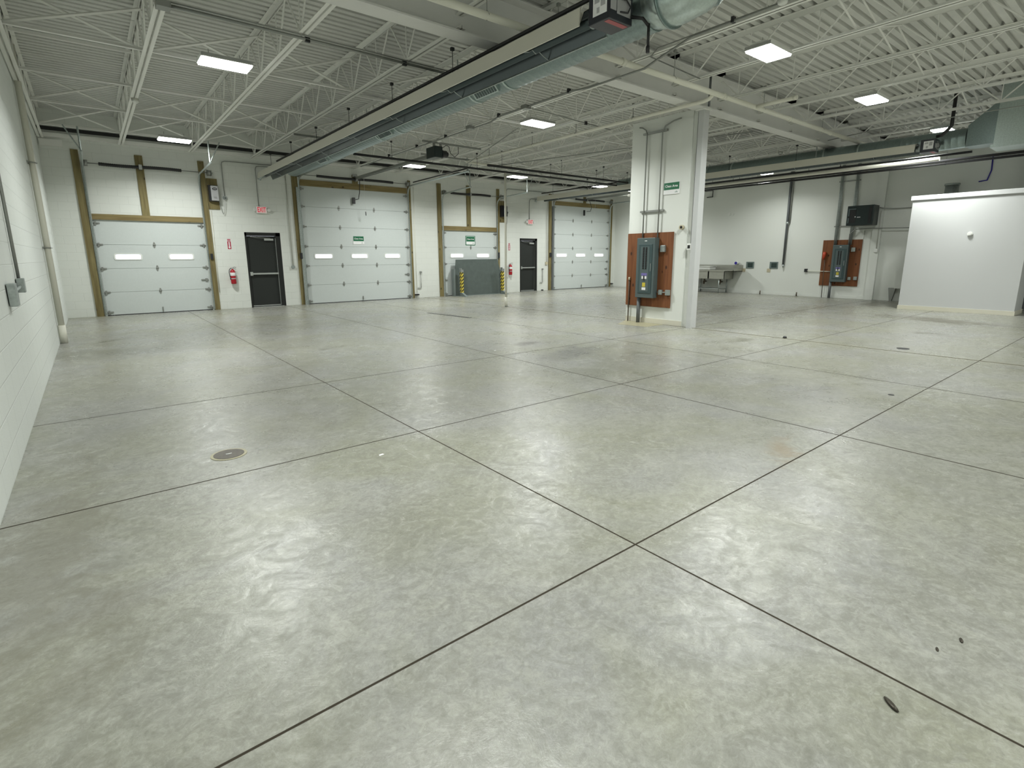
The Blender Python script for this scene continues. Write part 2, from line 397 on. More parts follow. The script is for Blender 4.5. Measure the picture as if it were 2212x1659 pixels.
# stub wall at the column
obj('wall_stub', MB().box(9.64, 9.76, 6.36, 7.85, 0, 4.27).box(9.662, 9.75, 6.20, 6.36, 0, 4.27), 'drywall', kind='structure')
obj('baseboard_stub', MB().box(9.628, 9.64, 6.36, 7.85, .001, .11), 'cream', kind='structure')
# free-standing enclosure at the right
pt = thing('wall_partition', (17.85, 3.48, 0), kind='structure')
def L(mb, loc):   # world coords -> local to a thing
    bmesh.ops.translate(mb.bm, verts=mb.bm.verts, vec=-Vector(loc)); return mb
pl = (17.85, 3.48, 0)
obj('panel', L(MB().box(17.37, 18.33, 2.30, 4.66, 0.0, 2.87), pl), 'parti', pt)
obj('cap', L(MB().box(17.33, 18.37, 2.26, 4.70, 2.87, 2.985), pl), 'parti', pt, bevel=.008)
obj('baseboard', L(MB().box(17.355, 18.345, 2.287, 4.673, .001, .105), pl), 'cream', pt)

# ================================================================ STEEL
COLP = (9.655, 6.15)
c = thing('steel_column', (9.655, 6.15, 0), 'white painted steel column at the end of the stub wall, carrying the girder', 'column')
obj('shaft', MB().box(-.095, .095, -.06, .049, 0, 4.205), 'parti', c)
obj('cap_plate', MB().box(-.12, .12, -.10, .10, 4.205, 4.219), 'steel_w', c)
gd = MB()
gd.box(XL+.01, XR-.01, 6.035, 6.30, 4.222, 4.244).box(XL+.01, XR-.01, 6.035, 6.30, 4.808, 4.83).box(XL+.01, XR-.01, 6.162, 6.174, 4.244, 4.808)
obj('steel_girder', gd, 'girder', label='deep white steel girder crossing the whole ceiling above the column', cat='girder')

def joist_proto(y0, y1, zb, name, label, group):
    Lh = (y1-y0)/2; yc = (y0+y1)/2; zt = 4.905
    t = thing(name, (0, yc, zb), label, 'joist', group)
    H = zt-zb
    obj('bottom_chord', MB().box(-.058, -.010, -Lh+.05, Lh-.05, 0, .006).box(-.016, -.010, -Lh+.05, Lh-.05, 0, .045).box(.010, .058, -Lh+.05, Lh-.05, 0, .006).box(.010, .016, -Lh+.05, Lh-.05, 0, .045), 'steel_w', t)
    obj('top_chord', MB().box(-.062, -.012, -Lh, Lh, H+.056, H+.062).box(-.018, -.012, -Lh, Lh, H, H+.062).box(.012, .062, -Lh, Lh, H+.056, H+.062).box(.012, .018, -Lh, Lh, H, H+.062), 'steel_w', t)
    wbm = MB(); n = max(2, round((2*Lh)/1.0)); p = 2*Lh/n
    for i in range(n):
        ya = -Lh + i*p
        wbm.tube([(0, ya+.03, H+.02), (0, ya+p/2, .02)], .013, 6)
        wbm.tube([(0, ya+p/2, .02), (0, ya+p-.03, H+.02)], .013, 6)
        wbm.tube([(0, ya+p/2, .02), (0, ya+p/2, H+.02)], .008, 6) if i % 1 == 0 else None
    obj('web', wbm, 'steel_w', t)
    return t
XJ = [-.5+1.525*k for k in range(14)]
XJ[0] = -.505
gf, gn = 'roof joists between the girder and the dock door wall', 'roof joists on the near side of the girder'
jf = joist_proto(6.05, YB-.01, 4.30, 'roof_joist', 'x', gf)
for k, xk in enumerate(XJ):
    lab = 'white open-web joist running to the dock door wall, %s from the left wall' % ORD[k]
    if k == 0: jf.location = (xk, jf.location.y, jf.location.z); jf['label'] = lab
    else: dup(jf, (xk, jf.location.y, jf.location.z), lab)
jn = None
for k, xk in enumerate(XJ):
    if k < 3: continue
    lab = 'white open-web joist on the near side of the girder, %s from the sink wall' % ORD[13-k]
    if jn is None: jn = joist_proto(-5.9, 6.28, 4.46, 'roof_joist', lab, gn); jn.location.x = xk
    else: dup(jn, (xk, jn.location.y, jn.location.z), lab)
# bridging rows
ws = {9.6: 'nearest the girder', 11.62: 'in the middle of the bay', 13.66: 'third from the girder', 15.9: 'closest to the dock door wall'}
for i, (yy, wd) in enumerate(ws.items()):
    t = thing('joist_bridging', (9.8, yy, 4.35), 'row of white angle bridging across the joists, %s' % wd, 'bridging', 'bridging rows of the far bay')
    obj('bottom_angle', MB().box(XJ[0]-9.8, XJ[-1]-9.8, -.028, .028, 0, .004).box(XJ[0]-9.8, XJ[-1]-9.8, .024, .028, 0, .05), 'steel_w', t)
    if i in (0, 3, 2):
        mb = MB()
        for a, b in zip(XJ, XJ[1:]):
            mb.tube([(a-9.8, .03, .02), (b-9.8, .03, .55)], .021, 4); mb.tube([(a-9.8, .08, .55), (b-9.8, .08, .02)], .021, 4)
        obj('cross_brace', mb, 'steel_w', t)
    else:
        obj('top_angle', MB().box(XJ[0]-9.8, XJ[-1]-9.8, -.02, .02, .53, .57), 'steel_w', t)
for yy, wd in ((3.2, 'near the high lamps'), (.6, 'furthest from the girder')):
    t = thing('joist_bridging', (11.5, yy, 4.50), 'white bridging across the near-side joists, %s' % wd, 'bridging', 'bridging rows of the near bay')
    mb = MB()
    for a, b in zip(XJ[4:], XJ[5:]): mb.tube([(a-11.5, 0, 0), (b-11.5, 0, .40)], .014, 4); mb.tube([(a-11.5, .04, .40), (b-11.5, .04, 0)], .014, 4)
    obj('cross_brace', mb, 'steel_w', t)

# ================================================================ CEILING LAMPS
def lamp_proto(label):
    t = thing('ceiling_lamp', (0, 0, 0), label, 'lamp', 'high-bay ceiling lamps')
    h = MB().box(-.33, .33, -.19, .19, .012, .05).prism([(-.15, .05), (.15, .05), (.09, .085), (-.09, .085)], 0, -.30, .30)
    h.box(-.33, -.322, -.19, .19, 0, .05).box(.322, .33, -.19, .19, 0, .05).box(-.33, .33, -.19, -.182, 0, .05).box(-.33, .33, .182, .19, 0, .05)
    obj('housing', h, 'plastw', t)
    obj('lens', MB().box(-.318, .318, -.178, .178, -.022, .011), 'lens', t)
    for s_ in (-.2, .2): obj('hanger', MB().cyl((s_, 0, .085), (s_, 0, .16), .004, n=6), 'conduit', t)
    ld = bpy.data.lights.new('lamp_light', 'AREA'); ld.shape = 'RECTANGLE'; ld.size = .62; ld.size_y = .34
    ld.energy = LAMP_W; ld.color = LAMP_COL; ld.spread = R(150)
    lo = bpy.data.objects.new('lamp_light', ld); C.objects.link(lo); lo.parent = t; lo.location = (0, 0, -.026)
    return t
LAMPS = [(1.90, 8.95, 4.19, 'rectangular ceiling lamp over the left bay, larger and nearer of the two there'),
 (1.95, 15.10, 4.19, 'rectangular ceiling lamp just in front of the leftmost dock door'),
 (7.72, 8.80, 4.19, 'ceiling lamp hanging left of the column beside the long white pipe'),
 (8.10, 14.95, 4.19, 'ceiling lamp below and left of the dark trolley motor'),
 (12.05, 14.80, 4.19, 'ceiling lamp right of the thin white standpipe'),
 (8.15, 4.20, 4.36, 'brightest square-looking ceiling lamp right of the column, nearest the camera'),
 (12.05, 4.12, 4.36, 'ceiling lamp in the middle of the right-hand ceiling between joists'),
 (16.35, 3.98, 4.36, 'ceiling lamp above the right radiant heater burner'),
 (1.90, 2.75, 4.36, 'ceiling lamp above the camera by the left wall'),
 (2.2, -3.2, 4.36, 'unseen ceiling lamp added behind the camera by the left wall'),
 (8.1, -2.2, 4.36, 'unseen ceiling lamp added behind the camera in the middle of the room'),
 (13.5, -2.2, 4.36, 'unseen ceiling lamp added behind the camera near the sink wall'),
 (16.2, 14.8, 4.19, 'added ceiling lamp hidden behind the column in front of the rightmost dock door'),  # unseen lamp added to light the far right corner
 (18.2, 9.2, 4.19, 'ceiling lamp hidden above the black pipes near the sink wall'),
 (18.2, 14.9, 4.19, 'added ceiling lamp hidden above the far end of the sink wall')]  # unseen lamp added to brighten the end of the sink wall
lp = lamp_proto(LAMPS[0][3]); lp.location = LAMPS[0][:3]
for x, y, z, lab in LAMPS[1:]:
    q = dup(lp, (x, y, z), lab)
    if x > 17:
        for ch in q.children:
            if ch.type == 'LIGHT': ch.data = ch.data.copy(); ch.data.energy = LAMP_W*.5
    if y < 0:  # added lamps behind the camera, run stronger to fill the foreground
        for ch in q.children:
            if ch.type == 'LIGHT': ch.data = ch.data.copy(); ch.data.energy = LAMP_W*1.7

# ================================================================ DOCK DOORS
def dock_door(n, x0, x1, h, nsec, wins, hx, high, galv_left=False):
    xc = (x0+x1)/2; t = thing('door_%d' % n, (xc, YB, 0), kind='structure')
    W = (x1-x0)/2-.004; sh = h/nsec
    for i in range(nsec):
        z0, z1 = i*sh+.003+(.02 if i == 0 else 0), (i+1)*sh-.003
        mb = MB(); wz0, wz1 = 1.455, 1.585
        if z0 < wz0 and z1 > wz1:
            xs = [-W]+[v-xc for p in wins for v in p]+[W]
            mb.box(-W, W, .012, .055, z0, wz0).box(-W, W, .012, .055, wz1, z1)
            for a, b in zip(xs[::2], xs[1::2]): mb.box(a, b, .012, .055, wz0, wz1)
        else: mb.box(-W, W, .012, .055, z0, z1)
        if i < nsec-1: mb.box(-W, W, .030, .050, z1-.002, z1+.012)  # tongue behind the seam, added to keep daylight from leaking through
        obj('panel', mb, 'dpanel', t)
    for a, b in wins:
        c = (a+b)/2-xc; hw = (b-a)/2; hh = .065
        f = MB(); bm = f.bm
        def rr(w_, h_, r_, y_):
            out = []
            for cx_, cz_, a0 in ((w_-r_, h_-r_, 0), (-w_+r_, h_-r_, PI/2), (-w_+r_, -h_+r_, PI), (w_-r_, -h_+r_, 1.5*PI)):
                for q in range(5): out.append(bm.verts.new((c+cx_+r_*math.cos(a0+q*PI/8), y_, 1.520+cz_+r_*math.sin(a0+q*PI/8))))
            return out
        o1, i1 = rr(hw+.02, hh+.02, .045, .0), rr(hw-.012, hh-.006, .035, .0)
        o2, i2 = rr(hw+.02, hh+.02, .045, .012), rr(hw-.012, hh-.006, .035, .055)
        N_ = len(o1)
        for q in range(N_):
            r_ = (q+1) % N_
            bm.faces.new((o1[q], o1[r_], i1[r_], i1[q])); bm.faces.new((o1[q], o2[q], o2[r_], o1[r_])); bm.faces.new((i1[q], i1[r_], i2[r_], i2[q]))
        fr = obj('window', f, 'plastw', t)
        obj('pane', MB().box(c-hw, c+hw, .030, .034, 1.455, 1.585), 'pane', fr)
    for i in range(1, nsec):
        z = i*sh
        for hxx in hx:
            mb = MB(); xx = hxx-xc
            mb.prism([(xx-.034, z), (xx-.012, z-.075), (xx+.012, z-.075), (xx+.034, z), (xx+.012, z+.075), (xx-.012, z+.075)], 1, -.002, .012)
            mb.cyl((xx-.03, -.008, z), (xx+.03, -.008, z), .010, n=8)
            obj('hinge', mb, 'conduit', t)
    for i in range(0, nsec+1):
        z = min(max(i*sh, .09), h-.08)
        for s_ in (-1, 1):
            mb = MB().box(min(s_*W, s_*(W-.13)), max(s_*W, s_*(W-.13)), -.004, .012, z-.02, z+.02)
            mb.box(min(s_*(W-.02), s_*(W-.06)), max(s_*(W-.02), s_*(W-.06)), -.018, .0, z-.045, z+.045).cyl((s_*(W-.09), -.02, z), (s_*(W+.02), -.02, z), .008, n=6)
            obj('roller_bracket', mb, 'conduit', t)
    obj('bottom_seal', MB().box(-W, W, .012, .05, .002, .022), 'seal', t)
    obj('lift_handle', MB().box(.0, .022, -.03, .012, .05, .17), 'conduit', t)
    obj('leak_block_strip', MB().box(-W-.006, -W+.03, .056, .075, 0, h).box(W-.03, W+.006, .056, .075, 0, h).box(-W, W, .056, .075, h-.03, h), 'seal', t)  # unseen strips added behind the door edges to block daylight leaks
    obj('side_lock', MB().box(W-.20, W-.02, -.014, .012, .86, .885).box(W-.10, W-.04, -.02, .012, .84, .91), 'conduit', t)
    # tracks
    for s_, nm in ((-1, 'left'), (1, 'right')):
        xs = s_*(W+.035)
        if high:
            zt = 3.45
            path = [(xs, -.06, .03), (xs, -.06, zt)] + arc((-.06-.30, zt), .30, 0, PI*.40, 6, 'yz', xs)
            last = path[-1]; path.append((xs, -1.95, last[2]+.06))
            hang = [(xs, -1.9, last[2]+.07), (xs, -1.9, 4.30)]
        else:
            zt = h-.02
            path = [(xs, -.06, .03), (xs, -.06, zt)] + arc((-.06-.28, zt), .28, 0, PI/2, 6, 'yz', xs) + [(xs, -3.9, zt+.31)]
            hang = [(xs, -3.8, zt+.31), (xs, -3.8, 4.32)]
        obj('track', MB().tube(path, .026, 4), 'galv', t)
        obj('track_hanger', MB().tube(hang, .018, 4).tube([(hang[0][0], hang[0][1], hang[0][2]), (hang[0][0]+s_*.25, hang[0][1]-.02, 4.30)], .014, 4), 'galv', t)
        xa = s_*(W+.012); xb = s_*(W+(.125 if (galv_left and s_ < 0) else .035))
        obj('track_angle', MB().box(min(xa, xb), max(xa, xb), -.075, -.045, .0, min(zt, 3.6)), 'galv' if not (galv_left and s_ < 0) else 'greyc' if n == 6 else 'galv', t)
    return t
dock_door(1, *DD[0], 4, [(.56, 1.13), (1.76, 2.33)], [1.45], True)
dock_door(3, *DD[1], 6, [(5.71, 6.28), (6.93, 7.49), (8.13, 8.70)], [6.60, 7.81], False, True)
dock_door(4, *DD[2], 4, [(10.81, 11.39), (12.02, 12.62)], [11.74], True)
dock_door(6, *DD[3], 6, [(16.32, 16.96), (17.55, 18.16), (18.78, 19.41)], [17.33, 18.55], False, True)

def frame(lab, posts, header, centre, top=4.10):
    xs = [p[0] for p in posts]; xc = (min(xs)+max(p[1] for p in posts))/2; loc = (xc, YB-.02, 0)
    t = thing('timber_door_frame', loc, lab, 'door frame')
    Y0_, Y1_ = YB-.038, YB-.001
    for a, b in posts: obj('post', L(MB().box(a, b, Y0_, Y1_, 0, top), loc), 'wz', t)
    if header: obj('header', L(MB().box(header[0], header[1], Y0_-.002, Y1_, header[2], header[3]), loc), 'wx', t)
    for a, b, z0, z1 in centre: obj('centre_post', L(MB().box(a, b, Y0_, Y1_, z0, z1), loc), 'wz', t)
frame('yellow-brown timber frame round the leftmost dock door, tall T above the door', [(0.0, .15), (2.70, 2.85)], (.19, 2.70, 2.45, 2.59), [(1.28, 1.45, 2.59, 4.10)])
frame('timber frame with a thick header over the tall door left of centre', [(5.17, 5.34), (9.10, 9.20)], (5.40, 9.06, 3.66, 3.84), [(7.10, 7.28, 3.84, 4.12)])
frame('timber frame round the small door behind the dock leveler', [(10.28, 10.44), (13.00, 13.13)], (10.46, 12.98, 2.45, 2.61), [(11.57, 11.75, 2.61, 4.12)])
frame('timber frame round the farthest tall door next to the far corner', [(15.82, 15.97), (19.80, 19.93)], (16.12, 19.72, 3.66, 3.83), [(17.95, 18.10, 3.83, 4.1)])

def spring(lab, xa, xb, sa, sb, z, ctr):
    loc = ((xa+xb)/2, 17.15, z); t = thing('torsion_spring_assembly', loc, lab, 'door spring', 'black torsion springs over the dock doors')
    h = (xb-xa)/2
    obj('shaft', MB().cyl((-h, 0, 0), (h, 0, 0), .013, n=10), 'conduit', t)
    mb = MB(); n = int((sb-sa)/.022); a = sa-loc[0]
    pts, rr = [], []
    for i in range(n+1):
        pts.append((a+(sb-sa)*i/n, 0, -.010*math.sin(PI*2*i/n))); rr.append(.044 if i % 2 else .037)
    obj('spring', mb.tube(pts, .04, 10, rr=rr), 'black', t)
    for s_ in (-1, 1):
        xx = s_*(h-.09)
        obj('cable_drum', MB().cyl((xx-.035, 0, 0), (xx+.035, 0, 0), .072, n=18).cyl((xx-.045, 0, 0), (xx-.035, 0, 0), .085, n=18), 'conduit', t)
        obj('bearing_plate', MB().box(xx+s_*.06-.004, xx+s_*.06+.004, -.05, .11, -.07, .07), 'galv', t)
    obj('centre_bracket', MB().box(ctr-loc[0]-.035, ctr-loc[0]+.035, -.055, .11, -.06, .06), 'conduit', t)
spring('black torsion spring over the leftmost dock door', .17, 3.02, .51, 2.28, 3.79, 1.37)
spring('black torsion spring over the tall door left of centre', 5.30, 9.12, 5.90, 8.48, 3.965, 7.19)
spring('black torsion spring over the small door behind the dock leveler', 10.44, 13.25, 10.80, 12.60, 3.79, 11.66)
spring('black torsion spring over the farthest tall door', 16.05, 19.78, 17.30, 19.20, 3.965, 18.02)

def operator(lab, x0, dark):
    loc = (x0+.14, YB-.02, 2.83)
    b_ = obj('mounting_board', MB().box(x0, x0+.27, YB-.030, YB-.001, 2.83, 3.66), 'wz', label='short timber board behind the %s' % ('grey door opener' if not dark else 'dark door opener by the standpipe'), cat='board')
    t = thing('door_operator', (x0+.14, YB-.10, 3.05), lab, 'door opener')
    obj('back_box', MB().box(-.125, .115, -.05, .068, -.01, .42), 'blackm', t)
    obj('cover', MB().box(-.075, .105, -.13, -.05, .0, .40), 'label_g' if not dark else 'blackm', t, bevel=.012)
    mb = MB(); bm = mb.bm
    vs = [bm.verts.new((.015+.062*math.cos(a), -.134, .315+.034*math.sin(a))) for a in [2*PI*i/20 for i in range(20)]]
    v2 = [bm.verts.new((.015+.062*math.cos(a), -.129, .315+.034*math.sin(a))) for a in [2*PI*i/20 for i in range(20)]]
    bm.faces.new(vs)
    for i in range(20): bm.faces.new((vs[i], v2[i], v2[(i+1) % 20], vs[(i+1) % 20]))
    obj('badge', mb, 'black', t)
    obj('badge_bar', MB().box(-.022, .052, -.137, -.133, .305, .325), 'label_g', t)
    obj('vent', MB().box(-.03, .05, -.134, -.13, .10, .106).box(-.03, .05, -.134, -.13, .08, .086).box(-.03, .05, -.134, -.13, .06, .066), 'conduit', t)
operator('grey cased door opener with a dark oval badge, left of the exit sign', 2.86, False)
operator('dark door opener beside the white standpipe', 13.14, True)

# outlets with cords beside the openers
def outlet_cord(x, z, xe, lab):
    t = thing('power_outlet', (x, YB-.03, z), lab, 'outlet')
    obj('box', MB().cyl((0, -.02, 0), (0, .028, 0), .055, n=16), 'galv', t)
    obj('plug', MB().cyl((.0, -.05, -.01), (0, -.02, -.01), .016, n=10), 'black', t)
    p = []
    for i in range(15):
        u = i/14; p.append((u*(xe-x), -.045+.02*u, -.01-.42*math.sin(PI*u)*(1-.15*u) + .0*u - .10*u))
    obj('cord', MB().tube(p, .006, 6), 'conduit', t)
outlet_cord(3.29, 3.16, 3.125, 'round grey outlet with looping cord beside the grey door opener')
outlet_cord(13.52, 3.22, 13.42, 'outlet with a looping cord right of the white standpipe')

# ---------------------------------------------------------------- exit doors
def exit_door(n, x0, x1, h, leafx, far=False):
    xc = (x0+x1)/2; t = thing('door_%d' % n, (xc, YB, 0), kind='structure')
    a, b = x0-xc, x1-xc; fw_ = .05
    fr = MB().box(a, a+fw_, .0, .16, 0, h).box(b-(.13 if not far else .11), b, .0, .16, 0, h).box(a, b, .0, .16, h-.10, h)
    obj('frame', fr, 'edoor2', t)
    lx0, lx1 = a+.055, b-(.135 if not far else .115)
    lf = obj('leaf', MB().box(lx0, lx1, .06, .10, .012, h-.105), 'edoor', t)
    obj('panic_bar', MB().box(lx0+.02, lx1-.01, -.01, .02, .98, 1.03).box(lx0+.0, lx0+.075, -.012, .06, .95, 1.06).box(lx1-.06, lx1-.0, .0, .06, .985, 1.025), 'alu', lf, bevel=.004)
    obj('door_sweep', MB().box(lx0+.01, lx1-.01, .045, .06, .03, .055), 'alu', lf)
    obj('edge_strip', MB().box(lx1-.012, lx1+.004, .035, .055, .03, h-.16), 'alu' if not far else 'conduit', lf)
    obj('closer', MB().box(lx0+.48, lx0+.74, .0, .06, h-.235, h-.175), 'alu', lf, bevel=.006)
    obj('closer_arm', MB().tube([(lx0+.66, .02, h-.165), (lx0+.30, -.02, h-.15), (lx0+.1, .03, h-.13)], .008, 6), 'conduit', lf)
    obj('threshold', MB().box(a+.05, b-.06, -.02, .16, 0.0, .012), 'alu', t)
exit_door(2, *ED[0], 0)
exit_door(5, *ED[1], 0, True)

def exit_sign(x, z, lab):
    t = thing('exit_sign', (x, YB-.03, z), lab, 'exit sign')
    obj('housing', MB().box(-.15, .15, -.03, .028, -.10, .10), 'plastw', t, bevel=.008)
    obj('face', MB().box(-.135, .135, -.033, -.03, -.085, .085), 'exitw', t)
    text_part('letters', 'EXIT', .20, 'exitr', t, (0, -.035, 0), (PI/2, 0, 0), sx=.58)
    for s_ in (-1, 1):
        obj('lamp_head', MB().cyl((s_*.20, .0, 0), (s_*.20, -.05, 0), .045, .05, n=16), 'plastw', t)
        obj('lamp_neck', MB().cyl((s_*.15, 0, 0), (s_*.165, 0, 0), .02, n=10), 'plastw', t)
exit_sign(4.23, 2.87, 'red lettered exit sign above the nearer dark exit door')
exit_sign(14.75, 2.89, 'small red exit sign above the far exit door')

def sign_arrow(x, z, lab):
    t = thing('fire_extinguisher_sign', (x, YB-.004, z), lab, 'sign')
    obj('plate', MB().box(-.052, .052, -.002, .003, -.15, .15), 'label', t)
    obj('red_field', MB().box(-.046, .046, -.0032, -.002, -.144, .075), 'redsign', t)
    obj('heading', MB().box(-.044, .044, -.0032, -.002, .115, .14).box(-.044, .044, -.0032, -.002, .085, .105), 'redsign', t)
    mb = MB().prism([(-.014, .06), (.014, .06), (.014, -.08), (.034, -.08), (0, -.132), (-.034, -.08), (-.014, -.08)], 1, -.0045, -.0032)
    obj('arrow', mb, 'label', t)
sign_arrow(3.27, 1.875, 'red and white arrow sign above the nearer fire extinguisher')
sign_arrow(13.64, 1.87, 'narrow red and white sign above the far fire extinguisher')

def extinguisher(x, z, lab):
    t = thing('fire_extinguisher', (x, YB-.085, z), lab, 'fire extinguisher')
    obj('bottle', MB().lathe([(.06, 0), (.07, .012), (.072, .03), (.072, .33), (.066, .37), (.045, .40), (.022, .415), (.022, .43)]), 'red', t)
    obj('label', MB().lathe([(.0725, .235), (.0732, .237), (.0732, .325), (.0725, .327)]), 'label', t)
    obj('round_label', MB().lathe([(.0725, .14), (.0731, .142), (.0731, .165), (.0725, .167)]), 'label_g', t)
    obj('valve', MB().cyl((0, 0, .43), (0, 0, .47), .016, n=10).box(-.02, .02, -.01, .01, .455, .475), 'alu', t)
    obj('lever', MB().tube([(0, 0, .47), (.05, -.01, .485), (.10, -.02, .475)], .006, 6).tube([(0, 0, .45), (.05, -.01, .44), (.095, -.02, .425)], .006, 6), 'blackm', t)
    obj('hose', MB().tube([(-.01, 0, .455), (-.05, -.01, .45), (-.085, -.01, .41), (-.098, -.02, .33), (-.088, -.02, .25), (-.078, -.02, .19)], .010, 8), 'blackm', t)
    obj('nozzle', MB().cyl((-.078, -.02, .19), (-.076, -.02, .13), .012, .016, n=10), 'blackm', t)
    obj('bracket', MB().box(-.02, .02, .07, .084, .05, .42), 'conduit', t)
extinguisher(3.265, .73, 'red fire extinguisher hung left of the nearer exit door')
extinguisher(13.64, .73, 'red fire extinguisher between the white standpipe and the far exit door')

# conduits and small items on the dock wall
def pipe(name, pts, r, m, lab, cat='conduit', group=None, n=8):
    return obj(name, MB().tube(pts, r, n), m, label=lab, cat=cat, group=group)
yb = YB-.022
pipe('conduit', [(3.29, yb, 3.2), (3.29, yb, 4.06), (3.31, yb, 4.13), (3.38, yb, 4.16), (4.75, yb, 4.17)], .011, 'conduit', 'thin grey conduit bending from the outlet beside the door opener')
pipe('conduit', [(4.17, yb, 2.98), (4.17, yb, 4.02), (4.20, yb, 4.09), (4.27, yb, 4.11), (4.75, yb, 4.115)], .011, 'conduit', 'thin grey conduit rising from the nearer exit sign')
pipe('conduit', [(5.0, yb, 1.24), (5.0, yb, 4.1)], .014, 'conduit_l', 'pale conduit beside the tall door down to a round box')
obj('junction_box', MB().cyl((5.0, YB-.05, 1.19), (5.0, YB-.001, 1.19), .055, n=16), 'galv', label='round grey box at the foot of the pale conduit', cat='junction box')
pipe('conduit', [(2.88, yb, .5), (2.88, yb, 1.5), (2.90, yb, 2.80)], .010, 'pipe_w', 'thin white conduit right of the leftmost dock door')
pipe('conduit', [(13.50, yb, 3.28), (13.50, yb, 4.05), (13.53, yb, 4.12), (13.6, yb, 4.14), (15.79, yb, 4.14)], .012, 'conduit', 'grey conduit bending above the far exit door toward the corner')
pipe('conduit', [(14.72, yb, 3.0), (14.72, yb, 3.75), (14.76, yb, 3.81), (14.82, yb, 3.83), (15.79, yb, 3.83)], .012, 'conduit', 'grey conduit rising from the far exit sign')
pipe('conduit', [(15.70, yb-.03, 1.24), (15.72, yb-.03, 4.1)], .014, 'conduit_l', 'pale conduit left of the farthest tall door')
obj('junction_box', MB().box(15.64, 15.76, YB-.05, YB-.001, 1.12, 1.24), 'tan', label='tan box at the foot of the conduit left of the farthest tall door', cat='junction box')
obj('push_button', MB().box(2.745, 2.81, YB-.075, YB-.039, 1.44, 1.60), 'blackm', label='dark push button box on the post of the leftmost dock door', cat='switch')
obj('push_button', MB().box(5.235, 5.30, YB-.085, YB-.039, 1.44, 1.62), 'blackm', label='dark push button box on the post of the tall door left of centre', cat='switch')
obj('push_button', MB().box(15.86, 15.95, YB-.085, YB-.039, 1.45, 1.63), 'blackm', label='dark push button box on the post of the farthest tall door', cat='switch')
obj('push_button', MB().box(13.03, 13.09, YB-.085, YB-.039, 1.42, 1.64), 'blackm', label='dark push button box on the post right of the dock leveler', cat='switch')
for x, lab in ((9.48, 'angled grey hand crank bar on the wall right of the tall door'), (15.47, 'angled grey hand crank bar right of the far exit door')):
    obj('crank_bar', MB().tube([(x-.14, YB-.03, .36), (x-.03, YB-.03, .36), (x, YB-.03, .38), (x+.01, YB-.03, .92)], .014, 8).box(x-.03, x+.05, YB-.04, YB-.002, .90, .96), 'conduit', label=lab, cat='crank')
obj('door_stop', MB().box(9.21, 9.36, YB-.09, YB-.001, .10, .145), 'black', label='short black stop beside the foot of the tall door', cat='door stop')
obj('door_stop', MB().box(19.95, 20.08, YB-.09, YB-.001, .12, .165), 'black', label='short black stop in the far corner beside the farthest door', cat='door stop')
obj('photo_eye', MB().box(15.42, 15.50, YB-.06, YB-.001, 0.0, .05), 'blackm', label='small dark block on the floor right of the far exit door', cat='sensor')
obj('wall_plate', MB().box(-.55, -.12, YB-.055, YB-.001, 4.13, 4.28), 'steel_w', label='white steel bearing plate in the upper left corner under the joist', cat='plate')
pipe('conduit', [(9.30, yb, .2), (9.32, yb, 3.9)], .008, 'pipe_w', 'very thin white conduit on the wall right of the tall door')

# Clean Area signs
def clean_sign(lab, loc, rz, w_, h_, framed=False, strip=True):
    t = thing('clean_area_sign', loc, lab, 'sign', rz=rz)
    g_ = h_*.62 if strip else h_
    if framed:
        obj('frame', MB().box(-w_/2-.025, w_/2+.025, -.010, 0, -h_/2-.025, h_/2+.025), 'green', t)
    obj('plate', MB().box(-w_/2, w_/2, -.013, -.010 if framed else 0, -h_/2, h_/2), 'label', t)
    zt = h_/2
    obj('green_field', MB().box(-w_/2+.008, w_/2-.008, -.0145, -.013, zt-g_, zt-.008), 'green', t)
    text_part('lettering', 'Clean Area', w_*.172, 'label', t, (0, -.0155, zt-g_/2-.004), (PI/2, 0, 0))
    if strip:
        z_ = zt-g_-(h_-g_)/2
        mb = MB()
        for dx in (-.012, .008): mb.prism([(w_*.30+dx, z_+.004), (w_*.30+dx+.010, z_+.016), (w_*.30+dx+.016, z_+.004)], 1, -.0145, -.013)
        mb.box(w_*.22, w_*.40, -.0145, -.013, z_-.014, z_-.006)
        obj('emblem', mb, 'green', t)
clean_sign('green Clean Area sign on the tall door left of centre', (7.20, YB+.012, 2.04), 0, .38, .27)
clean_sign('green framed Clean Area sign on the small door above the dock leveler', (11.73, YB+.012, 2.09), 0, .40, .30, True)
clean_sign('green Clean Area sign on the stub wall of the column', (9.638, 6.775, 2.84), -PI/2, .385, .24)

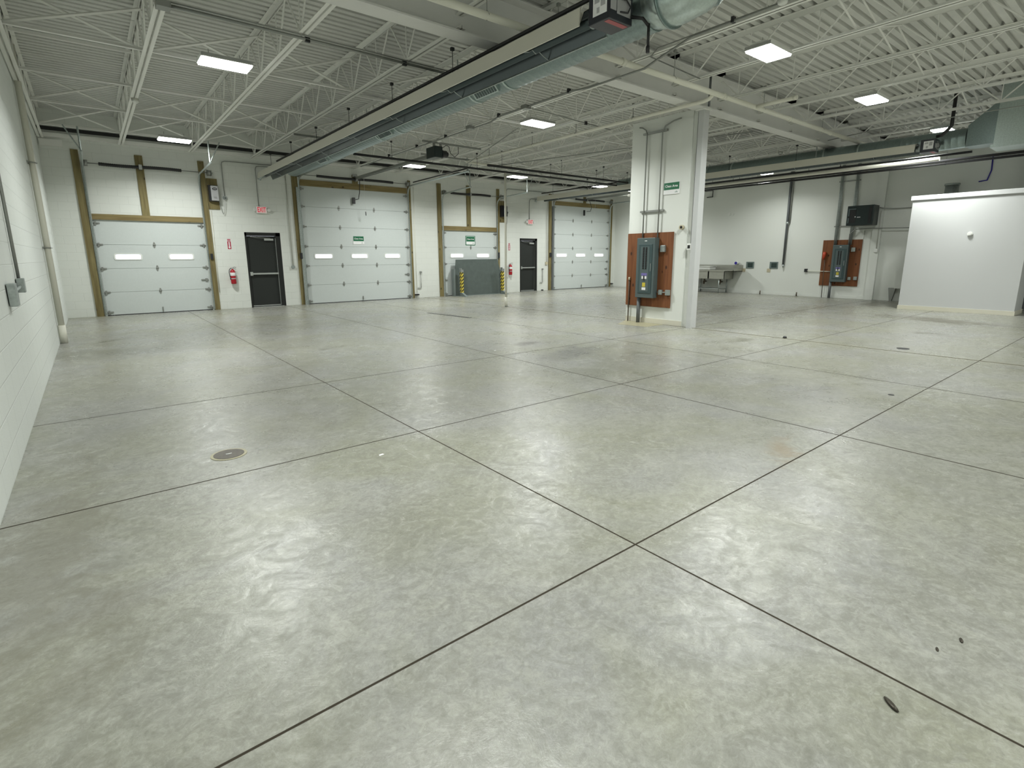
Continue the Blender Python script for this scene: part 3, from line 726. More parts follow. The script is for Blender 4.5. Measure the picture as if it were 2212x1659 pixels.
# dock leveler
lv = thing('dock_leveler', (11.93, 17.02, 0), 'upright grey steel dock leveler plate in front of the small door', 'dock leveler')
pp = [(-1.10, .0), (1.10, .0), (1.07, .93), (.93, 1.385), (-1.02, 1.375), (-1.09, .93)]
mb = MB().prism(pp, 1, -.012, .012); bmesh.ops.rotate(mb.bm, verts=mb.bm.verts, cent=(0, 0, 0), matrix=Matrix.Rotation(R(-4), 3, 'X'))
obj('lip_plate', mb, 'leveler', lv)
obj('side_plate', MB().box(-1.16, -1.10, .02, .20, 0, 1.02).box(1.10, 1.16, .02, .20, 0, .95), 'leveler_l', lv)
obj('base_plate', MB().box(-1.14, 1.12, -.07, .02, 0.0, .02), 'leveler_l', lv)
for x, lab in ((10.99, 'yellow and black striped barrier post at the left side of the dock leveler'), (12.94, 'yellow and black striped barrier post at the right side of the dock leveler')):
    t = thing('barrier_post', (x, 16.86, 0), lab, 'safety post', 'striped posts of the dock leveler')
    obj('post', MB().box(-.05, .05, -.05, .05, .14, .90), 'yellow', t)
    mb = MB()
    for i in range(6):
        z = .15+i*.13
        mb.prism([(-.052, z), (.052, z+.085), (.052, z+.135), (-.052, z+.05)], 1, -.0525, -.0505)
        mb.prism([(-.052, z+.085), (.052, z), (.052, z+.05), (-.052, z+.135)], 0, -.0525, -.0505)
    obj('stripes', mb, 'black', t)
    obj('cap', MB().box(-.055, .055, -.055, .055, .90, 1.0).box(-.055, -.02, -.055, .055, 1.0, 1.05), 'alu', t)
    s_ = 1 if x < 12 else -1
    obj('foot', MB().prism([(.05, .12), (-.05, .14), (-.34, .012), (-.34, .0), (-.05, .0), (.05, 0.0)], 0, -.045, .045), 'leveler_l', t)

# trolley opener of the tall door
t = thing('trolley_opener', (7.22, 12.1, 3.90), 'dark trolley door opener motor hanging under the ceiling with a rail to the tall door', 'door opener')
obj('motor_box', MB().box(-.17, .06, -.22, .22, .0, .27), 'dgreen', t, bevel=.02)
obj('motor', MB().cyl((.06, .02, .14), (.30, .02, .14), .085, n=20).cyl((.30, .02, .14), (.34, .02, .14), .06, n=16), 'blackm', t)
obj('flywheel', MB().cyl((.06, -.14, .10), (.09, -.14, .10), .10, n=20), 'blackm', t)
obj('rail', MB().box(-.10, -.07, .20, 4.93, .06, .13).box(-.02, .01, .20, 4.93, .06, .13), 'conduit', t)
obj('chain', MB().box(-.048, -.042, .20, 5.1, .09, .10), 'black', t)
obj('hanger', MB().box(-.10, -.05, -.05, .0, .27, .36).box(.10, .14, -.05, .0, .20, .36), 'conduit', t)
obj('strut', MB().box(-.40, 1.35, -.05, -.01, .36, .40), 'conduit', t)
obj('wall_bracket', MB().box(-.12, .04, 4.93, 5.15, .135, .15).box(-.12, .04, 5.135, 5.15, .135, .24), 'conduit', t)
obj('door_arm', MB().tube([(.02, 4.9, .06), (.02, 4.98, -.35), (-.01, 5.02, -.55), (-.10, 5.06, -.57)], .012, 6).box(-.17, -.09, 5.10, 5.16, -.70, -.50), 'black', t)
obj('cord', MB().tube([(.18, .0, .28), (.30, 0, .36), (.38, 0, .33), (.42, 0, .18), (.55, 0, .10), (.66, 0, .20), (.66, 0, .37)], .008, 6), 'black', t)
obj('release_cord', MB().tube([(.12, 4.8, .06), (.16, 4.9, -.95)], .003, 5), 'plastw', t)
obj('release_handle', MB().cyl((.16, 4.9, -.95), (.17, 4.92, -1.07), .014, n=8), 'black', t)
t = thing('trolley_opener', (18.0, 12.8, 3.90), 'trolley opener rail of the farthest tall door, mostly hidden by the heater', 'door opener')
obj('motor_box', MB().box(-.17, .06, -.22, .22, .0, .27), 'dgreen', t, bevel=.02)
obj('rail', MB().box(-.10, -.07, .20, 4.22, .06, .13).box(-.02, .01, .20, 4.22, .06, .13), 'conduit', t)
obj('hanger', MB().box(-.10, -.05, -.05, .0, .27, .40).box(.0, .04, -.05, .0, .27, .40), 'conduit', t)
obj('door_arm', MB().tube([(.02, 4.2, .06), (.30, 4.3, -.25), (.22, 4.3, -.42), (.0, 4.32, -.44)], .012, 6).box(-.12, -.05, 4.36, 4.42, -.62, -.38), 'black', t)
obj('release_cord', MB().tube([(.42, 4.2, .06), (.48, 4.25, -.95)], .003, 5), 'plastw', t)

# ================================================================ RADIANT HEATERS
def heater(x0, lab, ylen=(4.12, 17.05)):
    """x0: near lip. reflector trough open below with one tube, burner box at the camera end"""
    yc = (ylen[0]+ylen[1])/2; loc = (x0+.2, yc, 3.74); t = thing('radiant_tube_heater', loc, lab, 'heater', 'long radiant tube heaters')
    h = (ylen[1]-ylen[0])/2
    pr = [(-.205, 0), (-.145, .135), (-.06, .19), (.06, .19), (.145, .135), (.205, 0)]
    def shell(pts, m, nm):
        mb = MB(); bm = mb.bm
        A = [bm.verts.new((a, -h, b)) for a, b in pts]; B = [bm.verts.new((a, h, b)) for a, b in pts]
        for i in range(len(pts)-1): bm.faces.new((A[i], A[i+1], B[i+1], B[i]))
        return obj(nm, mb, m, t)
    shell([(a*1.0, b+.003) for a, b in pr], 'refl', 'reflector_shell')
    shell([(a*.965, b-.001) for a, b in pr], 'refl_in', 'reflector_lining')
    obj('side_panel', MB().prism([(-.215, -.005), (-.200, -.005), (-.185, .165), (-.200, .165)], 1, -h, h), 'refl', t)
    obj('lip', MB().box(.195, .215, -h, h, -.012, .004), 'galv', t)
    obj('radiant_tube', MB().cyl((0, -h-.02, .085), (0, h-.1, .085), .050, n=18), 'tube', t)
    for k in range(7):
        yy = -h+.9+k*1.85
        obj('wire_hanger', MB().tube([(-.21, yy, .0), (-.10, yy, .03), (-.055, yy, .06), (0, yy, .03), (.055, yy, .06), (.12, yy, .03), (.21, yy, 0)], .006, 6), 'galv', t)
    for k in range(6):
        yy = 6.8+k*1.9-yc
        if abs(yy) > h: continue
        obj('hanger_rod', MB().cyl((0, yy, .19), (0, yy, .56), .005, n=6).tube([(-.15, yy, .14), (0, yy, .225), (.15, yy, .14)], .004, 5).box(-.025, .025, yy-.02, yy+.02, .56, .60), 'blackm', t)
    yy = -h
    obj('burner_box', MB().box(-.17, .17, yy-.36, yy-.09, -.03, .24), 'burner', t, bevel=.006)
    obj('burner_throat', MB().cyl((0, yy-.09, .085), (0, yy+.02, .085), .065, n=18).box(-.12, .12, yy-.09, yy-.07, .0, .20), 'galv', t)
    obj('side_label', MB().box(-.1725, -.1705, yy-.33, yy-.15, .03, .20), 'label', t)
    obj('side_label_print', MB().box(-.1735, -.1727, yy-.31, yy-.25, .10, .18).box(-.1735, -.1727, yy-.235, yy-.17, .14, .18).box(-.1735, -.1727, yy-.235, yy-.20, .05, .10), 'label_g', t)
    obj('end_label', MB().box(-.06, .14, yy-.3625, yy-.3605, .03, .19), 'label_g', t)
    obj('end_label', MB().box(-.155, -.07, yy-.3625, yy-.3605, .05, .14), 'label_g', t)
    obj('warning_label', MB().box(-.14, .14, yy-.33, yy-.27, -.0325, -.0305), 'rlabel', t)
    obj('cable_loop', MB().tube([(-.06, yy-.366, .16), (.05, yy-.38, .17), (.11, yy-.385, .12), (.08, yy-.38, .06), (-.02, yy-.37, .05)], .008, 6), 'blackm', t)
    obj('flue_elbow', MB().tube([(0, h-.12, .085), (0, h+.02, .085), (-.02, h+.10, .085), (-.10, h+.14, .06), (-.14, h+.16, -.02)], .05, 12), 'galv', t)
    return t
h1 = heater(4.17, 'long cream radiant heater crossing the ceiling from the burner box to the dock doors')
h2 = dup(h1, (h1.location.x+10.77, h1.location.y, h1.location.z), 'long cream radiant heater on the right, running behind the column toward the far corner')
for x, lab, y1 in ((4.33, 'black gas pipe running above the radiant heater with the near burner box', 15.6), (15.065, 'black gas pipe above the far end of the heater that passes behind the column', 16.9)):
    pipe('gas_pipe', [(x, 3.3 if x < 9 else 12.9, 4.03), (x, y1, 4.03)], .022, 'black', lab, 'pipe', n=10)
# black drop leg beside the near burner
obj('gas_drop', MB().cyl((4.60, 3.60, 3.50), (4.60, 3.60, 3.70), .014, n=10).cyl((4.60, 3.60, 3.44), (4.60, 3.60, 3.50), .019, n=10).tube([(4.60, 3.60, 3.68), (4.58, 3.66, 3.76), (4.50, 3.745, 3.78)], .016, 8), 'black', label='short black gas drop leg hanging beside the nearer burner box', cat='pipe')
# ducts
def duct(x, y0, y1, r, lab, regs, group, zc=4.0):
    loc = (x, (y0+y1)/2, zc-r); t = thing('spiral_duct', loc, lab, 'duct', group)
    h = (y1-y0)/2; mb = MB(); pts, rr = [], []; n = int((y1-y0)/.12)
    for i in range(n+1):
        yy = -h+2*h*i/n; pts += [(0, yy, r), (0, yy+.012, r), (0, yy+.024, r)]; rr += [r, r+.0035, r]
    obj('barrel', mb.tube(pts, r, 28, rr=rr), 'duct', t)
    for yy in regs:
        y_ = yy-loc[1]; a = R(-148)   # faces down and toward the camera
        
        for aa, nm in ((R(46), 'register'),):
            d = Vector((-math.sin(aa), 0, -math.cos(aa))); rot = Matrix.Rotation(aa, 3, 'Y')
            cc = Vector((0, y_, r))+d*(r+.012)
            o1 = obj('register', MB().rbox(cc, (.105, .27, .020), rot), 'duct_l', t)
            sl = MB()
            for q in range(9):
                c2 = cc+d*.022+rot @ Vector((0, -.22+q*.055, 0)); sl.rbox(c2, (.088, .017, .004), rot)
            obj('louvres', sl, 'grille', o1)
        obj('band', MB().cyl((0, y_-.42, r), (0, y_-.38, r), r+.012, n=28), 'duct_l', t)
        obj('band', MB().cyl((0, y_+.38, r), (0, y_+.42, r), r+.012, n=28), 'duct_l', t)
        obj('hanger_strap', MB().box(-r-.004, -r+.0, y_+.55, y_+.58, r, 2*r+.10).box(r, r+.004, y_+.55, y_+.58, r, 2*r+.10), 'galv', t)
    return t
g_ = 'spiral supply ducts'
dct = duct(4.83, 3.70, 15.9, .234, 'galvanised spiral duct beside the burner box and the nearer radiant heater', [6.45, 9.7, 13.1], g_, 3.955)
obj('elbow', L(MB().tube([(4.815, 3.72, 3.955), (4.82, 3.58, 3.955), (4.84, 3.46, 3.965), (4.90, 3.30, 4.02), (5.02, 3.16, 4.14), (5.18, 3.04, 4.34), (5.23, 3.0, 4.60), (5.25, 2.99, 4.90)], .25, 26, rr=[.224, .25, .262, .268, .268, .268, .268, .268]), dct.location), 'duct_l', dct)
for p0, d in (((4.83, 3.52, 3.96), (0, -1, 0)), ((4.95, 3.23, 4.07), (.5, -.6, .5)), ((5.24, 3.0, 4.46), (.35, -.25, .8))):
    p0, d = Vector(p0), Vector(d).normalized(); obj('elbow_seam', L(MB().cyl(p0-d*.010, p0+d*.010, .276, n=28), dct.location), 'duct', dct)
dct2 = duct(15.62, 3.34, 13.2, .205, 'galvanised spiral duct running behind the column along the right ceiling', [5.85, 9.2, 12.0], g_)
# plenum drop at the right
t = thing('duct_plenum', (15.62, 2.62, 3.68), 'tall rectangular sheet metal duct drop at the right edge of the ceiling', 'duct')
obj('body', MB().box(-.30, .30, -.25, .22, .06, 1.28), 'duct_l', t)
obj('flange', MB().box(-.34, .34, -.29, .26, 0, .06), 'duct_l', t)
mb = MB(); bm = mb.bm
A = [bm.verts.new(p) for p in ((-.30, .22, .10), (.30, .22, .10), (.30, .22, .95), (-.30, .22, .95))]
B = [bm.verts.new(p) for p in ((-.22, .70, .10), (.22, .70, .10), (.22, .70, .54), (-.22, .70, .54))]
for i in range(4): bm.faces.new((A[i], B[i], B[(i+1) % 4], A[(i+1) % 4]))
obj('transition', mb, 'duct', t)
obj('grey_riser', MB().box(19.72, 20.17, 2.05, 2.78, 0, 4.9), 'greyc', label='dark grey riser standing right of the white partition', cat='duct')

# ================================================================ PIPES UNDER THE CEILING
def hung_pipe(name, pts, r, m, lab, hangers, cat='pipe', hm='blackm', hz=.35):
    P0 = Vector(pts[0]); t = thing(name, P0, lab, cat)
    obj('pipe', L(MB().tube(pts, r, 14), P0), m, t)
    for hx_, hy_, hz_ in hangers:
        mb = MB().cyl((hx_, hy_, hz_+r+.01), (hx_, hy_, hz_+r+hz), .005, n=6)
        mb.tube([(hx_-(r+.005), hy_, hz_) if abs(pts[0][0]-pts[1][0]) < .01 else (hx_, hy_-(r+.005), hz_), (hx_, hy_, hz_+r+.02), (hx_+(r+.005), hy_, hz_) if abs(pts[0][0]-pts[1][0]) < .01 else (hx_, hy_+(r+.005), hz_), (hx_, hy_, hz_-r-.006)], .005, 5)
        mb.box(hx_-.02, hx_+.02, hy_-.02, hy_+.02, hz_+r+hz, hz_+r+hz+.04)
        obj('hanger', L(mb, P0), hm, t)
    return t
sm = hung_pipe('sprinkler_main', [(-.3, 5.54, 4.252), (19.6, 5.50, 4.252)], .044, 'pipe_w', 'thick white pipe running along the near face of the girder', [(4.05, 5.53, 4.252), (5.2, 5.53, 4.252), (7.75, 5.52, 4.252), (10.7, 5.52, 4.252), (13.4, 5.51, 4.252)], hm='conduit')
for cx_ in (6.5, 9.25, 11.8, 13.9): obj('coupling', L(MB().cyl((cx_-.035, 5.52, 4.252), (cx_+.035, 5.52, 4.252), .052, n=16), sm.location), 'pipe_w', sm)
obj('branch_stub', L(MB().cyl((10.36, 5.50, 4.252), (10.36, 4.80, 4.252), .034, n=14).cyl((10.36, 4.80, 4.252), (10.36, 4.74, 4.252), .040, n=14), sm.location), 'pipe_w', sm)
hung_pipe('sprinkler_branch', [(8.95, 5.54, 4.24), (8.95, 5.62, 4.18), (8.95, 5.72, 4.165), (8.95, 13.25, 4.165)], .034, 'pipe_w', 'white pipe running from the girder past the column toward the dock doors', [(8.95, 7.3, 4.165), (8.95, 8.9, 4.165), (8.95, 10.4, 4.165), (8.95, 12.2, 4.165)], hm='blackm', hz=.22)
pipe('sprinkler_cross_pipe', [(8.95, 13.33, 4.165), (10.9, 13.33, 4.165)], .034, 'pipe_w', 'short white cross pipe at the end of the branch pipe', 'pipe', n=12)
t = thing('standpipe', (9.68, 12.44, 0), 'thin white vertical standpipe rising from the floor in front of the far exit door', 'pipe')
obj('pipe', MB().cyl((0, 0, .28), (0, 0, 3.82), .032, n=16), 'pipe_w', t)
obj('sleeve', MB().cyl((0, 0, .0), (0, 0, .28), .040, n=16), 'pipe_w', t)
obj('floor_plate', MB().cyl((0, 0, 0), (0, 0, .012), .075, n=18), 'conduit', t)
hung_pipe('gas_main', [(5.3, 12.72, 3.90), (14.85, 12.72, 3.90)], .028, 'black', 'black gas pipe crossing the ceiling in front of the dock doors', [(6.3, 12.72, 3.9), (8.9, 12.72, 3.9), (11.7, 12.72, 3.9), (13.8, 12.72, 3.9)])
hung_pipe('gas_main', [(8.9, 12.22, 3.93), (14.85, 12.22, 3.93)], .030, 'black', 'shorter black gas pipe parallel to the crossing one, ending at the right duct', [(9.4, 12.22, 3.93), (11.7, 12.22, 3.93), (13.6, 12.22, 3.93)])
pipe('gas_line', [(8.98, 13.35, 3.995), (9.02, 16.7, 3.975)], .020, 'black', 'black pipe above the right track of the tall door left of centre', 'pipe', n=10)
0 and obj('grey_unit', MB().box(15.25, 15.9, 12.75, 13.3, 3.80, 4.15), 'greyc', label='grey box unit just left of the column top', cat='duct box')
# right hand pipes
hung_pipe('gas_main', [(15.95, 3.3, 3.74), (15.95, 12.6, 3.74)], .028, 'black', 'upper black pipe along the right heater', [(15.95, 6.0, 3.74), (15.95, 9.0, 3.74)])
hung_pipe('white_gas_vent', [(16.45, 4.0, 3.74), (16.45, 13.5, 3.74)], .048, 'pipe_w', 'white pipe between the black pipes along the right heater', [(16.45, 7.0, 3.74), (16.45, 10.0, 3.74)])
hung_pipe('gas_main', [(17.05, 2.5, 3.76), (17.05, 13.0, 3.76)], .034, 'black', 'middle black pipe right of the column over the sink wall', [(17.05, 6.4, 3.76), (17.05, 9.4, 3.76)])
hung_pipe('gas_main', [(17.45, 1.6, 3.74), (17.45, 13.0, 3.74)], .030, 'black', 'lowest black pipe right of the column over the sink wall', [(17.45, 4.1, 3.74), (17.45, 9.0, 3.74)])
# conduits under the joists
def conduit_run(pts, r, lab, boxes, clamps, group=None, m='conduit'):
    P0 = Vector(pts[0]); t = thing('conduit_run', P0, lab, 'conduit', group)
    obj('conduit', L(MB().tube(pts, r, 8), P0), m, t)
    for b_ in boxes: obj('junction_box', L(MB().box(b_[0]-.07, b_[0]+.07, b_[1]-.07, b_[1]+.07, b_[2]-.05, b_[2]+.02), P0), 'conduit', t)
    for c_ in clamps: obj('clamp', L(MB().box(c_[0]-.03, c_[0]+.03, c_[1]-.018, c_[1]+.018, c_[2]-.035, c_[2]+.035), P0), 'blackm', t)
conduit_run([(6.80, 1.5, 4.40), (6.80, 4.6, 4.38), (6.79, 5.1, 4.25), (6.78, 5.35, 4.175), (6.78, 6.5, 4.175), (6.85, 6.9, 4.24), (6.85, 9.0, 4.24), (6.95, 9.4, 4.225), (6.95, 14.6, 4.225), (6.9, 15.2, 4.20), (6.7, 15.6, 4.12)], .017, 'grey conduit run with boxes under the joists between the nearer heater and the column', [(6.62, 3.1, 4.42), (6.85, 8.15, 4.25), (6.9, 10.1, 4.25)], [(6.8, 4.0, 4.40), (6.85, 7.0, 4.26), (6.85, 9.0, 4.26), (6.95, 11.2, 4.25), (6.95, 12.6, 4.25), (6.95, 14.2, 4.25)])
conduit_run([(6.88, 1.5, 4.43), (6.88, 5.2, 4.43), (7.1, 5.5, 4.44), (8.6, 5.6, 4.44)], .010, 'thin second conduit beside the run right of the burner box', [], [])
conduit_run([(1.03, 7.56, 4.27), (4.75, 7.56, 4.27)], .020, 'grey conduit crossing under the left joists from a grey box', [(1.03, 7.56, 4.275)], [(2.62, 7.56, 4.27), (4.02, 7.56, 4.27)])
conduit_run([(1.0, 7.50, 4.285), (4.75, 7.50, 4.285)], .010, 'thinner conduit beside the crossing one under the left joists', [], [])
conduit_run([(6.78, 8.15, 4.25), (8.70, 8.35, 4.25), (9.55, 8.42, 4.25)], .012, 'thin dark conduit from the ceiling box to the column side', [], [(8.68, 8.34, 4.25)])
conduit_run([(7.85, 9.6, 4.27), (9.0, 13.7, 4.05), (9.9, 17.0, 4.12)], .010, 'sloping grey cable above the white branch pipe', [], [])
conduit_run([(12.4, 6.6, 4.27), (9.5, 13.0, 4.05)], .012, 'sloping dark conduit right of the white branch pipe', [], [])
conduit_run([(14.9, 1.0, 4.35), (14.9, 5.0, 4.35), (15.0, 6.0, 4.3)], .010, 'thin conduit near the right edge of the ceiling', [], [])
# struts and small fixtures
obj('ceiling_strut', MB().box(4.10, 5.60, 13.20, 13.24, 4.255, 4.295), 'conduit', label='short dark strut under the joists left of the far end of the heater', cat='strut')
obj('ceiling_strut', MB().box(7.6, 9.3, 13.55, 13.59, 4.255, 4.295), 'conduit', label='short dark strut right of the trolley motor', cat='strut')
def detector(x, y, z, lab):
    t = thing('smoke_detector', (x, y, z-.075), lab, 'detector', 'white ceiling detectors')
    obj('base', MB().cyl((0, 0, .045), (0, 0, .075), .06, n=18), 'conduit_l', t)
    obj('dome', MB().lathe([(.035, .0), (.052, .012), (.058, .045)], n=18), 'plastw', t)
detector(1.04, 12.2, 4.30, 'small white round detector under the second joist from the left')
detector(6.63, 3.30, 4.37, 'small white round detector near the top edge beside the brightest lamp')
detector(7.10, 11.75, 4.30, 'small white round detector above the dark trolley motor')
detector(15.5, 7.4, 4.30, 'small white detector above the right duct')
# black flue at the right burner
obj('flue_pipe', MB().tube([(15.1, 3.55, 4.9), (15.12, 3.55, 4.22), (15.14, 3.62, 4.14), (15.14, 3.70, 4.05), (15.14, 3.80, 4.04)], .035, 10), 'black', label='black flue pipe dropping above the right burner box', cat='pipe')
obj('hose', MB().tube([(20.18, 3.70, 4.22), (20.18, 3.68, 3.78), (20.18, 3.74, 3.52), (20.18, 3.92, 3.50)], .017, 8), 'blue', label='dark blue hose hanging high on the wall above the partition', cat='hose')
obj('vent_stack', MB().cyl((19.8, 4.42, 0), (19.8, 4.42, 3.42), .16, n=20).cyl((19.8, 4.42, 3.42), (19.8, 4.42, 3.47), .18, n=20), 'galv', label='grey round vent standing behind the partition top', cat='vent')
obj('partition_disc', MB().cyl((17.369, 3.37, 1.97), (17.335, 3.37, 1.97), .055, n=24).cyl((17.335, 3.37, 1.97), (17.32, 3.37, 1.97), .035, n=24), 'plastw', label='small round white device on the white partition', cat='sensor')

# ================================================================ COLUMN WALL EQUIPMENT
def elec_panel(lab, x, y0, y1, z0, z1, d=.15):
    """front faces -X, back at x"""
    loc = (x-d/2, (y0+y1)/2, z0); t = thing('electrical_panel', loc, lab, 'electrical panel', 'grey electrical panels')
    W = (y1-y0)/2; H = z1-z0; D = d/2
    obj('cabinet', MB().box(-D, D, -W, W, 0, H), 'panel_g', t, bevel=.006)
    obj('door', MB().box(-D-.012, -D, -W+.055, W-.07, .10, H-.13), 'panel_d', t, bevel=.004)
    obj('dead_front', MB().box(-D-.016, -D-.012, -W+.12, W-.12, .14, H-.18), 'panel_g', t)
    for s_ in (-1, 1):
        mb = MB()
        for q in range(13): mb.box(-D-.022, -D-.016, s_*.035-.020+(-.0), s_*.035+.020, H-.66+q*.036, H-.66+q*.036+.030)
        obj('breaker_row', mb, 'black', t)
    obj('label', MB().box(-D-.018, -D-.016, -.075, .075, H-.80, H-.745), 'pl', t, label='purple topped label')
    obj('label', MB().box(-D-.018, -D-.016, -.065, .065, H-.87, H-.81), 'label', t, label='white label')
    obj('label', MB().box(-D-.018, -D-.016, -.04, .04, .24, .33), 'yl', t, label='yellow label')
    obj('label', MB().box(-D-.018, -D-.016, -.05, .05, .17, .225), 'label', t)
    obj('main_switch', MB().box(-D-.03, -D-.016, -.012, .012, .38, .48), 'black', t)
    obj('badge', MB().box(-D-.002, -D, -.03, .03, H-.07, H-.055), 'label', t)
    obj('latch', MB().box(-D-.018, -D-.012, -W+.075, -W+.085, H*.45, H*.58), 'alu', t)
def jbox(lab, x, y, z, s=.055, m='galv', d=.05):
    return obj('outlet_box', MB().box(x-d, x, y-s, y+s, z-s*1.15, z+s*1.15), m, label=lab, cat='electrical box', bevel=.004)
obj('plywood_backboard', MB().box(9.605, 9.627, 6.65, 7.84, .37, 1.96), 'ply', label='orange-brown plywood backboard on the stub wall', cat='board')
elec_panel('grey electrical panel on the plywood of the stub wall beside the column', 9.603, 6.99, 7.46, .57, 1.85)
jbox('square steel box right of the upper half of the nearer electrical panel', 9.603, 6.87, 1.62, .06)
jbox('inner of the two steel boxes right of the nearer panel foot', 9.603, 6.88, .70, .045)
jbox('outer of the two steel boxes right of the nearer panel foot', 9.603, 6.70, .70, .05)
obj('box_nipple', MB().cyl((9.575, 6.75, .70), (9.575, 6.99, .70), .012, n=8), 'conduit', label='short pipe joining the steel boxes to the nearer panel foot', cat='conduit')
for yy, b_, lab in ((7.42, 7.62, 'left of the two tall thin conduits rising from the nearer panel'), (7.03, 6.60, 'right of the two tall thin conduits rising from the nearer panel')):
    pipe('conduit', [(9.585, yy, 1.85), (9.585, yy, 3.98), (9.585, yy+(b_-yy)*.15, 4.07), (9.585, yy+(b_-yy)*.6, 4.13), (9.585, b_, 4.15)], .014, 'conduit', lab, group='conduits of the nearer panel')
for z, wd in ((4.0, 'upper'), (2.41, 'lower')):
    obj('strut_channel', MB().box(9.592, 9.638, 6.93, 7.53, z-.02, z+.02), 'conduit', label='%s dark strut holding the two thin conduits on the stub wall' % wd, cat='strut')
t = thing('conduit', (9.585, 7.74, 0), 'brown floor conduit with a cream cap beside the nearer electrical panel', 'conduit')
obj('pipe', MB().cyl((0, 0, 0), (0, 0, .93), .013, n=10), 'brown', t)
obj('cap', MB().cyl((0, 0, .93), (0, 0, 1.0), .021, n=12), 'tan', t)
pipe('panel_feed', [(9.54, 7.42, 0), (9.54, 7.42, .57)], .040, 'greyc', 'thick grey feed pipe from the floor into the nearer panel', 'conduit', n=14)
t = thing('thermostat', (9.60, 6.235, 1.65), 'white box with dark square window on the column edge', 'thermostat')
obj('case', MB().box(-.04, .04, -.06, .06, -.07, .06), 'plastw', t, bevel=.008)
obj('window', MB().box(-.044, -.04, -.02, .035, -.035, .03), 'glassd', t)
pipe('conduit', [(9.625, 6.24, 1.71), (9.628, 6.24, 4.20)], .010, 'greyc', 'dark conduit running down the column edge to the white box')
pipe('conduit', [(9.60, 6.02, 4.25), (9.60, 6.02, 4.80)], .022, 'greyc', 'dark conduit crossing the girder web above the column')
t = thing('round_wall_device', (9.635, 6.46, 2.04), 'round cream device with dark lens above right of the plywood', 'sensor')
obj('body', MB().cyl((.0, 0, 0), (-.07, 0, 0), .045, n=20), 'tan', t)
obj('lens', MB().cyl((-.07, -.01, 0), (-.075, -.01, 0), .026, n=16), 'glassd', t)
obj('floor_patch', MB().prism([(8.95, 7.50), (9.62, 7.85), (9.62, 6.80), (9.05, 6.80)], 2, .0005, .003), 'patch', label='yellowish square floor patch at the foot of the stub wall', cat='floor patch')

# ================================================================ RIGHT WALL EQUIPMENT
X_ = XR
obj('plywood_backboard', MB().box(X_-.025, X_-.001, 6.65, 7.85, .42, 1.97), 'ply', label='orange-brown plywood backboard on the far right wall', cat='board')
elec_panel('grey electrical panel on the far right wall plywood', X_-.028, 6.99, 7.47, .56, 1.80)
jbox('steel box right of the upper half of the far electrical panel', X_-.028, 6.88, 1.64, .06)
jbox('inner of the two steel boxes right of the far panel foot', X_-.028, 6.90, .68, .045)
jbox('outer of the two steel boxes right of the far panel foot', X_-.028, 6.72, .69, .05)
obj('glove', MB().tube([(20.12, 7.74, 1.57), (20.11, 7.75, 1.45), (20.10, 7.77, 1.30)], .045, 10, rr=[.05, .055, .02]), 'orange', label='orange red rag hanging at the left edge of the far plywood', cat='rag')
pipe('conduit', [(20.13, 7.70, 0), (20.13, 7.72, 1.30)], .012, 'brown', 'thin brown conduit left of the far electrical panel')
pipe('panel_feed', [(20.10, 7.45, 0), (20.10, 7.45, .56)], .042, 'greyc', 'thick grey feed pipe from the floor into the far panel', 'conduit', n=14)
n_ = 0
for yc_, wd in ((7.46, 'left'), (7.0, 'right')):
    for q, q2 in ((-.035, 'outer left'), (0, 'middle'), (.035, 'outer right')):
        pipe('conduit', [(20.15, yc_-q, 1.80), (20.15, yc_-q, 4.85)], .0145, 'galv', '%s conduit of the %s bundle above the far electrical panel' % (q2, wd), group='conduit bundles on the far wall')
for z, wd in ((3.88, 'upper'), (2.42, 'lower')):
    obj('strut_channel', MB().box(20.166, 20.198, 6.92, 7.56, z-.018, z+.018), 'conduit', label='%s strut across the conduit bundles on the far wall' % wd, cat='strut')
obj('wall_pilaster', MB().box(20.10, 20.199, 6.14, 6.38, 0, 4.9), 'drywall', label='pale pilaster strip on the far wall right of the black unit heater', cat='pilaster')
t = thing('unit_heater', (19.80, 6.62, 2.40), 'black box-shaped unit heater hung high on the far right wall', 'heater')
obj('cabinet', MB().box(-.22, .22, -.38, .38, 0, .62), 'dgreen', t, bevel=.015)
obj('fan_opening', MB().box(-.226, -.222, .12, .34, .08, .53), 'black', t)
obj('louvre', MB().box(-.235, -.225, .30, .34, .08, .24).box(-.235, -.225, .30, .34, .30, .50).box(-.235, -.225, .12, .34, .50, .53), 'panel_g', t)
obj('louvre', MB().box(-.228, -.222, -.32, -.24, .05, .57), 'black', t)
obj('nameplate', MB().box(-.228, -.222, -.02, .08, .24, .27), 'label_g', t)
obj('label', MB().box(-.229, -.222, .12, .14, .25, .29), 'label', t)
obj('bracket', MB().box(.18, .395, -.30, -.26, .02, .06).box(.18, .395, .26, .30, .02, .06).box(.18, .395, -.30, -.26, .56, .60).box(.18, .395, .26, .30, .56, .60), 'conduit', t)
pipe('conduit', [(20.10, 7.03, 1.8), (20.10, 7.03, 2.15), (20.10, 6.88, 2.30), (20.04, 6.45, 2.31), (20.04, 5.0, 2.28)], .016, 'conduit', 'grey conduit running right below the black unit heater')
pipe('conduit', [(20.0, 6.228, 2.95), (20.07, 6.1, 2.92), (20.15, 5.9, 2.90), (20.16, 4.9, 2.89)], .014, 'conduit', 'grey conduit running right from the top of the black unit heater')
pipe('conduit', [(20.087, 6.20, 1.66), (20.087, 6.20, 2.85)], .012, 'conduit_l', 'thin vertical conduit on the pilaster')
pipe('conduit', [(20.17, 6.62, 2.25), (20.17, 6.62, 1.98)], .010, 'conduit_l', 'short vertical conduit stub above the far plywood corner')
jbox('small white switch box on the pilaster', 20.10, 6.20, 1.60, .05, 'plastw')
